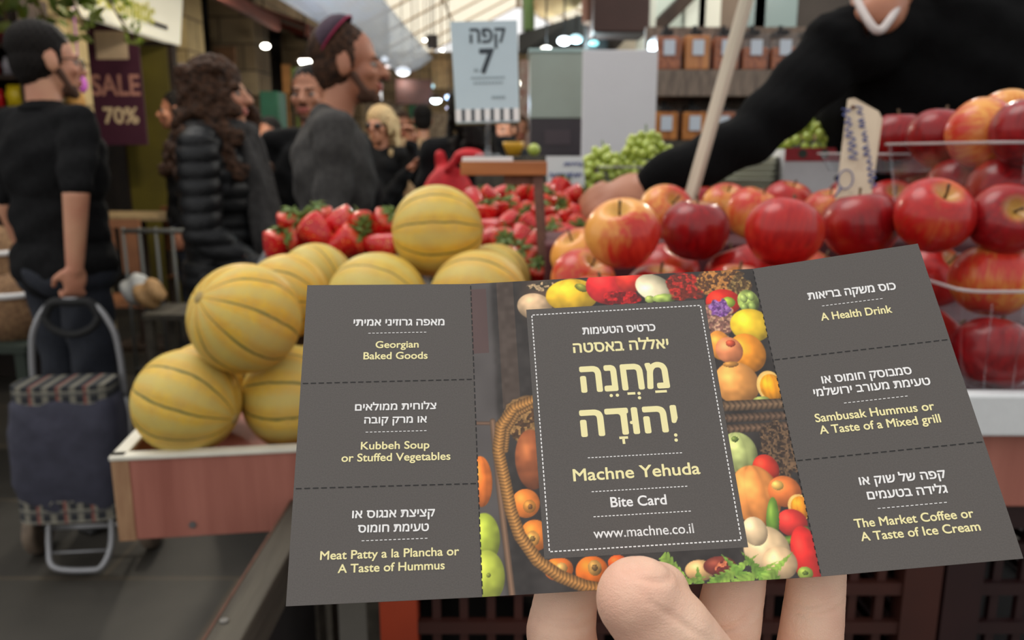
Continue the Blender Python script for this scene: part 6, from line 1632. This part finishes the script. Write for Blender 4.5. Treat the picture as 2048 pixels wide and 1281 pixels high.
for px, py, d, r, c, e, lb in ((613, 122, 7.8, .072, W1, 14, 'bright oval lamp above the face of the man in the black jacket'), (531, 92, 8.4, .045, (1, .95, .85, 1), .5, 'dim lamp hanging in front of the stone pier'), (850, 80, 13, .030, W1, 3, 'tiny lamp left of the upper corner of the coffee sign'), (884, 100, 13.5, .030, W1, 3, 'tiny lamp touching the left edge of the coffee sign'),
    (872, 200, 12, .075, (.85, .97, 1, 1), 12, 'bright white lamp left of the coffee sign over the crowd'), (898, 194, 12.4, .06, W3, 4, 'blue lamp beside the bright white lamp'), (899, 216, 12.2, .05, (.75, .72, 1, 1), 2.5, 'lilac lamp below the blue lamp'), (860, 172, 13, .07, W2, 1.2, 'aqua lamp above the bright white lamp'), (838, 183, 12.6, .045, W2, 1.2, 'small aqua lamp left of the other aqua lamp'),
    (770, 118, 11, .055, (1, 1, 1, 1), 2, 'white lamp right next to the brow of the man with the kippah'), (806, 142, 12.4, .11, (1, 1, 1, 1), 4, 'white lamp under the tip of the blue tarpaulin'), (776, 132, 10.5, .035, (1, .85, .82, 1), 1.5, 'pinkish lamp at the nose of the man with the kippah'),
    (1152, 77, 4.75, .040, W2, 10, 'bright aqua lamp under the dark awning'), (1128, 81, 4.8, .040, (.8, .92, 1, 1), 5, 'pale blue lamp left of the bright aqua lamp'), (1092, 99, 4.9, .036, (1, .98, .9, 1), 4, 'cream lamp on the top left of the grey cabinet'), (1188, 86, 4.64, .026, (.3, .85, .9, 1), 2, 'narrow teal lamp right of the bright aqua lamp'), (1044, 166, 10, .05, W1, 6, 'sparkling lamp right of the coffee sign'), (1054, 168, 10.2, .045, W1, 4, 'sparkling lamp next to the grey cabinet edge'), (1045, 194, 10.8, .042, W1, 5, 'lower sparkling lamp right of the coffee sign')):
    lamp(at(px, py, d), r, c, e, lb, shade=(e > 10 and px < 1000), watt=(10 if e > 10 and px < 1000 else 8 if e >= 4 else 0))
lamp(Vector((-1.75, 4.7, 2.75)), .07, (1, .9, .72, 1), 10, 'added warm lamp above view lighting the stone pier and the sale banner', True, 48)  # unseen lamp added to brighten the pier, sign and banner
lamp(Vector((-2.08, 6.2, 2.66)), .07, (1, .92, .78, 1), 10, 'added warm lamp above view lighting the space under the long canopy', True, 10)  # extra lamp kept out of view, added to lift the dark canopy area
lamp(Vector((1.9, 4.4, 3.0)), .07, (1, .95, .85, 1), 10, 'added lamp above view lighting the nut dispensers and the right shop front', True, 70)  # unseen fill lamp added for the dispensers and shop front
# market clutter down the lane
M_GREENP = mat('green_painted_metal', srgb(52, 110, 84), .6, var=.3, scale=5)
def clutter(name, px0, py0, px1, py1, d, depth, m, label, cat, ground=False):
    a, c = at(px0, py0, d), at(px1, py1, d)
    z0 = 0 if ground else min(a.z, c.z); z1 = max(a.z, c.z)
    b = NB(); box(b, (0, depth / 2, (z1 - z0) / 2), (abs(c.x - a.x), depth, z1 - z0), None, .01)
    if not ground:
        if name == 'poster': tube(b, [(0, depth / 2, 0), (0, depth / 2, -z0)], .014, 6)
        else: tube(b, [(0, depth / 2, z1 - z0), (0, depth / 2, 4.88 - abs((a.x + c.x) / 2 - .15) * .5 - z0)], .008, 5)
    o = obj(name, b, m, None, loc=((a.x + c.x) / 2, a.y, z0)); return tag(o, label, cat)
clutter('metal_cabinet', 518, 182, 556, 300, 8.6, .3, M_GREENP, 'green metal cabinet behind the face of the curly haired woman', 'cabinet', True)
clutter('metal_cabinet', 816, 205, 846, 300, 14, .4, mat('deep_green', srgb(36, 92, 58), .7), 'deep green cabinet far down the lane behind the beige coat', 'cabinet', True)
clutter('poster', 478, 128, 497, 172, 8.9, .03, mat('yellow_poster', srgb(214, 170, 96), .7, var=.3, scale=9), 'yellow poster behind the forehead of the curly haired woman', 'poster')
clutter('poster', 562, 128, 580, 186, 9.1, .03, mat('orange_poster', srgb(190, 130, 70), .7, var=.3, scale=9), 'orange poster left of the man in the black jacket', 'poster')
clutter('poster', 581, 134, 598, 170, 9.1, .03, mat('green_poster', srgb(120, 140, 64), .7, var=.3, scale=9), 'green poster just left of the man in the black jacket', 'poster')
clutter('poster', 426, 92, 470, 140, 8.5, .03, mat('brown_poster', srgb(120, 84, 56), .7, var=.4, scale=9), 'brown board above the head of the curly haired woman', 'poster')
clutter('shop_shelf', 730, 200, 800, 300, 13, .5, mat('beige_goods', srgb(150, 130, 104), .8, col2=srgb(86, 70, 56), scale=9), 'beige goods shelf far down the lane behind the blonde woman', 'shelf', True)
clutter('shop_shelf', 850, 225, 900, 300, 15, .5, mat('pale_goods', srgb(176, 156, 132), .8, col2=srgb(110, 90, 76), scale=9), 'pale goods shelf far down the lane left of the long dark hair', 'shelf', True)
clutter('shop_shelf', 1040, 120, 1062, 300, 9, .3, mat('whitish_goods', srgb(196, 184, 176), .8, col2=srgb(160, 110, 100), scale=9), 'whitish narrow shelf between the coffee sign and the grey cabinet', 'shelf', True)
clutter('hanging_sack', 864, 120, 900, 176, 13, .3, mat('tan_sack', srgb(150, 118, 76), .8, var=.4, scale=9), 'tan sack hanging far down the lane left of the coffee sign', 'sack')
clutter('speaker_box', 852, 68, 874, 94, 12, .2, mat('slate_box', srgb(70, 66, 70), .8), 'small slate grey box under the roof left of the coffee sign', 'box')
clutter('roof_sign', 790, 158, 862, 208, 12.5, .2, mat('red_brown_sign', srgb(74, 42, 32), .8, var=.5, scale=6), 'red brown hanging sign far down the lane behind the lamps', 'sign')
# left side: produce rack, plants, chairs, railing, table with bags
rk2 = empty('snack_rack', (-3.07, 4.55, 0), 0, 'dark snack rack at the far left behind the man in black', 'rack')
b = NB()
for z in (.5, 1.10, 1.60, 1.77, 1.935): box(b, (0, .12, z), (.80, .30, .025))
obj('shelves', b, M_DKW, rk2)
for sx_ in (-.41, .41):
    b = NB(); box(b, (sx_, .12, 1.1), (.03, .30, 2.2)); obj('upright', b, M_DKW, rk2)
b = NB(); box(b, (0, .28, 1.1), (.8, .015, 2.2)); obj('back', b, M_RECESS, rk2)
M_SNR = mat('red_foil_bag', srgb(150, 44, 48), .4, var=.4, scale=14); M_SNW = mat('pale_foil_bag', srgb(196, 190, 196), .4, var=.3, scale=14); M_SNY = mat('yellow_foil_bag', srgb(226, 194, 30), .4); M_SNB = mat('brown_paper_pack', srgb(120, 96, 78), .7, var=.3)
def snack(x, z, m, label, w_=.16, h_=.22):
    b = NB(); ball(b, (0, 0, h_ / 2), (w_ / 2, .04, h_ / 2 * .93), None, 3); box(b, (0, 0, .012), (w_ * .9, .03, .024)); box(b, (0, 0, h_ - .01), (w_ * .9, .006, .02))
    me = melt(b, .008, 2); me.transform(Matrix.Translation((0, 0, -min(v.co.z for v in me.vertices))))
    o = link('snack_bag', me, m, None, (rk2.location.x + x, 4.58, z + .0135)); tag(o, label, 'snack bag', 'snack bags on the left rack')
snack(.20, 1.935, M_SNR, 'red snack bag on the top shelf of the left rack, cut by the frame', .13, .12); snack(.335, 1.935, M_SNR, 'red snack bag on the top shelf of the left rack, behind the dark hair', .12, .11)
snack(.20, 1.77, M_SNR, 'red snack bag on the second shelf of the left rack', .13, .11); snack(.335, 1.77, M_SNW, 'pale snack bag on the second shelf of the left rack', .12, .10)
snack(.10, 1.60, M_SNB, 'brown paper pack on the third shelf of the left rack', .11, .12); snack(.215, 1.60, mat('bright_red_bag', srgb(190, 22, 26), .4), 'bright red snack bag beside the yellow one on the third shelf', .10, .10); snack(.325, 1.60, M_SNY, 'bright yellow snack bag at the neck of the man in black', .10, .12)
# climbing plant
M_LEAF2 = mat('plant_leaf', srgb(86, 110, 44), .6, col2=srgb(128, 130, 52), scale=9)
pl = empty('climbing_plant', (-2.64, 4.2, 2.064), 0, 'leafy climbing plant hanging at the top left above the man in black', 'plant')
rng = random.Random(21)
b = NB()
for k in range(230):
    c = Vector((rng.uniform(-.42, .62), rng.uniform(-.15, .25), rng.gauss(.08, .10) - .1 * (rng.random() < .2)))
    R_ = Euler((rng.uniform(0, 6), rng.uniform(0, 6), rng.uniform(0, 6))).to_matrix(); s_ = rng.uniform(.03, .06)
    vs = [c + R_ @ Vector(p) * s_ for p in ((0, -1, 0), (.5, -.2, .12), (.35, .5, .1), (0, 1, 0), (-.35, .5, .1), (-.5, -.2, .12))]
    b.faces.new([b.verts.new(v) for v in vs])
bmesh.ops.solidify(b, geom=b.faces[:], thickness=.002)
tag(obj('foliage', b, M_LEAF2, pl), kind='stuff')
b = NB()
for k in range(6): tube(b, arc([(-.45 + .2 * k, .1, .6), (-.4 + .2 * k, .05, .3), (-.35 + .18 * k + .1, 0, .05), (-.3 + .2 * k, .05, -.1)], 5), .006, 5)
obj('vine', b, M_STEM, pl)
for k, (px, py, d) in enumerate(((247, 6, 5.3), (268, 62, 5.6), (186, 22, 5.2))):
    b = NB(); c0 = at(px, py, d)
    for q in range(16):
        c = Vector((rng.gauss(0, .035), rng.gauss(0, .03), rng.gauss(0, .045))); R_ = Euler((rng.uniform(0, 6), rng.uniform(0, 6), 0)).to_matrix(); s_ = .035
        b.faces.new([b.verts.new(c + R_ @ Vector(p) * s_) for p in ((0, -1, 0), (.5, 0, .1), (0, 1, 0), (-.5, 0, .1))])
    tube(b, [(0, 0, 0), (0.01, 0, .5)], .004, 5)
    o = obj('vine_sprig', b, mat('bright_leaf', srgb(120, 140, 50), .6, var=.3, scale=9), None, loc=c0); tag(o, ('green vine sprig over the top edge of the cream sign', 'green vine sprig hanging below the lime lettering', 'green vine sprig at the left end of the cream sign')[k], 'plant', 'sprigs on the shop sign')
b = NB(); c0 = at(161, 168, 5.2); ball(b, (0, 0, 0), (.045, .04, .06), None, 2); ball(b, (-.005, 0, .075), (.03, .03, .045), None, 2); tube(b, [(0, 0, .1), (0, .02, .6)], .004, 5); tag(obj('hanging_ornament', b, mat('violet_cloth', srgb(196, 96, 196), .6, var=.2)), 'violet ornament hanging beside the face of the man in black', 'ornament').location = c0
b = NB(); c0 = at(152, 205, 5.1); ball(b, (0, 0, 0), (.06, .05, .09), None, 2); tube(b, [(0, 0, .08), (0, .02, .7)], .004, 5); tag(obj('hanging_basket', b, mat('straw_orange', srgb(186, 136, 66), .7, var=.4)), 'straw orange basket hanging below the violet ornament', 'basket').location = c0
M_CHAIR = mat('brown_cafe_wood', srgb(150, 96, 60), .6, var=.3, scale=8)
def chair(x, y, rz, label):
    t = empty('cafe_chair', (x, y, 0), rz, label, 'chair', 'cafe chairs by the sale banner')
    b = NB(); box(b, (0, 0, .45), (.40, .40, .03), None, .004); obj('seat', b, M_CHAIR, t)
    b = NB()
    for k in range(3): box(b, (-.13 + .13 * k, .19, .80), (.10, .02, .30))
    box(b, (0, .19, .95), (.40, .025, .05)); obj('backrest', b, M_CHAIR, t)
    for sx_ in (-.18, .18):
        for sy_ in (-.18, .18): b = NB(); box(b, (sx_, sy_, .22 if sy_ < 0 else .48), (.035, .035, .44 if sy_ < 0 else .96)); obj('leg', b, M_DKW, t)
chair(-2.45, 4.98, rad(186), 'brown slatted cafe chair under the sale banner'); chair(-2.36, 6.1, rad(170), 'brown cafe chair farther back beside the quilted jacket')
tb_ = empty('cafe_table', (-2.62, 5.62, 0), 0, 'dark cafe table with a pale top behind the brown chair', 'table')
b = NB(); box(b, (0, 0, .93), (.62, .5, .03), None, .004); obj('tabletop', b, mat('pale_tabletop', srgb(176, 150, 110), .5, var=.3), tb_)
b = NB(); box(b, (0, 0, .455), (.08, .08, .91)); box(b, (0, 0, .015), (.4, .4, .03)); obj('pedestal', b, M_DKW, tb_)
fe = empty('metal_railing', (-1.93, 4.55, 0), 0, 'grey metal railing between the man in black and the curly haired woman', 'railing')
M_RAIL = mat('grey_railing_metal', srgb(96, 96, 92), .5, metal=.4)
for z in (.12, .93): b = NB(); tube(b, [(-.28, 0, z), (.28, 0, z)], .014, 8); obj('rail', b, M_RAIL, fe, True)
for k in range(7): b = NB(); tube(b, [(-.28 + .56 * k / 6, 0, 0), (-.28 + .56 * k / 6, 0, .95)], .010, 8); obj('bar', b, M_RAIL, fe, True)
lt = trestle('low_table', -1.98, -1.42, 4.18, 4.52, .52, 'low dark table carrying paper bags behind the curly haired woman')
def bag(px, py, d, s_, m, label, z):
    b = NB(); ball(b, (0, 0, s_[2] / 2), (s_[0] / 2, s_[1] / 2, s_[2] / 2), None, 3); ball(b, (.03, 0, s_[2] * .8), (s_[0] / 3, s_[1] / 3, s_[2] / 3), None, 2)
    me = melt(b, .012, 2); displace(me, lambda c: .008 * np.sin(c[:, 0] * 60 + c[:, 2] * 45)); me.transform(Matrix.Translation((0, 0, -min(v.co.z for v in me.vertices))))
    p = at(px, py, d); o = link('paper_bag', me, m, None, (p.x, p.y, z)); tag(o, label, 'bag', 'bags on the low table')
bag(268, 545, 4.45, (.17, .14, .17), mat('white_plastic_bag', srgb(186, 186, 182), .5, var=.3), 'whitish bag on the low table behind the railing', .5205)
bag(294, 555, 4.38, (.17, .15, .15), mat('tan_paper', srgb(176, 136, 88), .7, var=.3), 'tan paper bag on the low table next to the white one', .5205)
# sacks stall at the left edge
sl = trestle('sack_table', -2.75, -1.98, 3.15, 3.8, .60, 'dark green table at the left frame edge carrying sacks', mat('dark_green_paint', srgb(36, 46, 36), .7))
M_SACK = mat('brown_burlap', srgb(150, 116, 82), .9, col2=srgb(110, 80, 56), scale=60, bump=.4)
for k, (x, y, z, lab) in enumerate(((-2.12, 3.36, .601, 'lower brown heap of nuts in a sack at the left frame edge'), (-2.34, 3.64, .601, 'taller brown sack behind the lower one at the left frame edge'))):
    b = NB(); lathe(b, [(0, 0), (.12, 0), (.14, .10), (.135, .2 + .14 * k), (.10, .24 + .16 * k), (0, .27 + .18 * k)], 24); o = obj('nut_sack', b, M_SACK, None, True, loc=(x, y, z)); tag(o, lab, 'sack', 'sacks at the left edge')
    b = NB(); tube(b, [(.137 * math.cos(a), .137 * math.sin(a), .19 + .14 * k) for a in [2 * PI * q / 20 for q in range(20)]], .014, 6, True); obj('rolled_edge', b, M_LINEN, o, True)
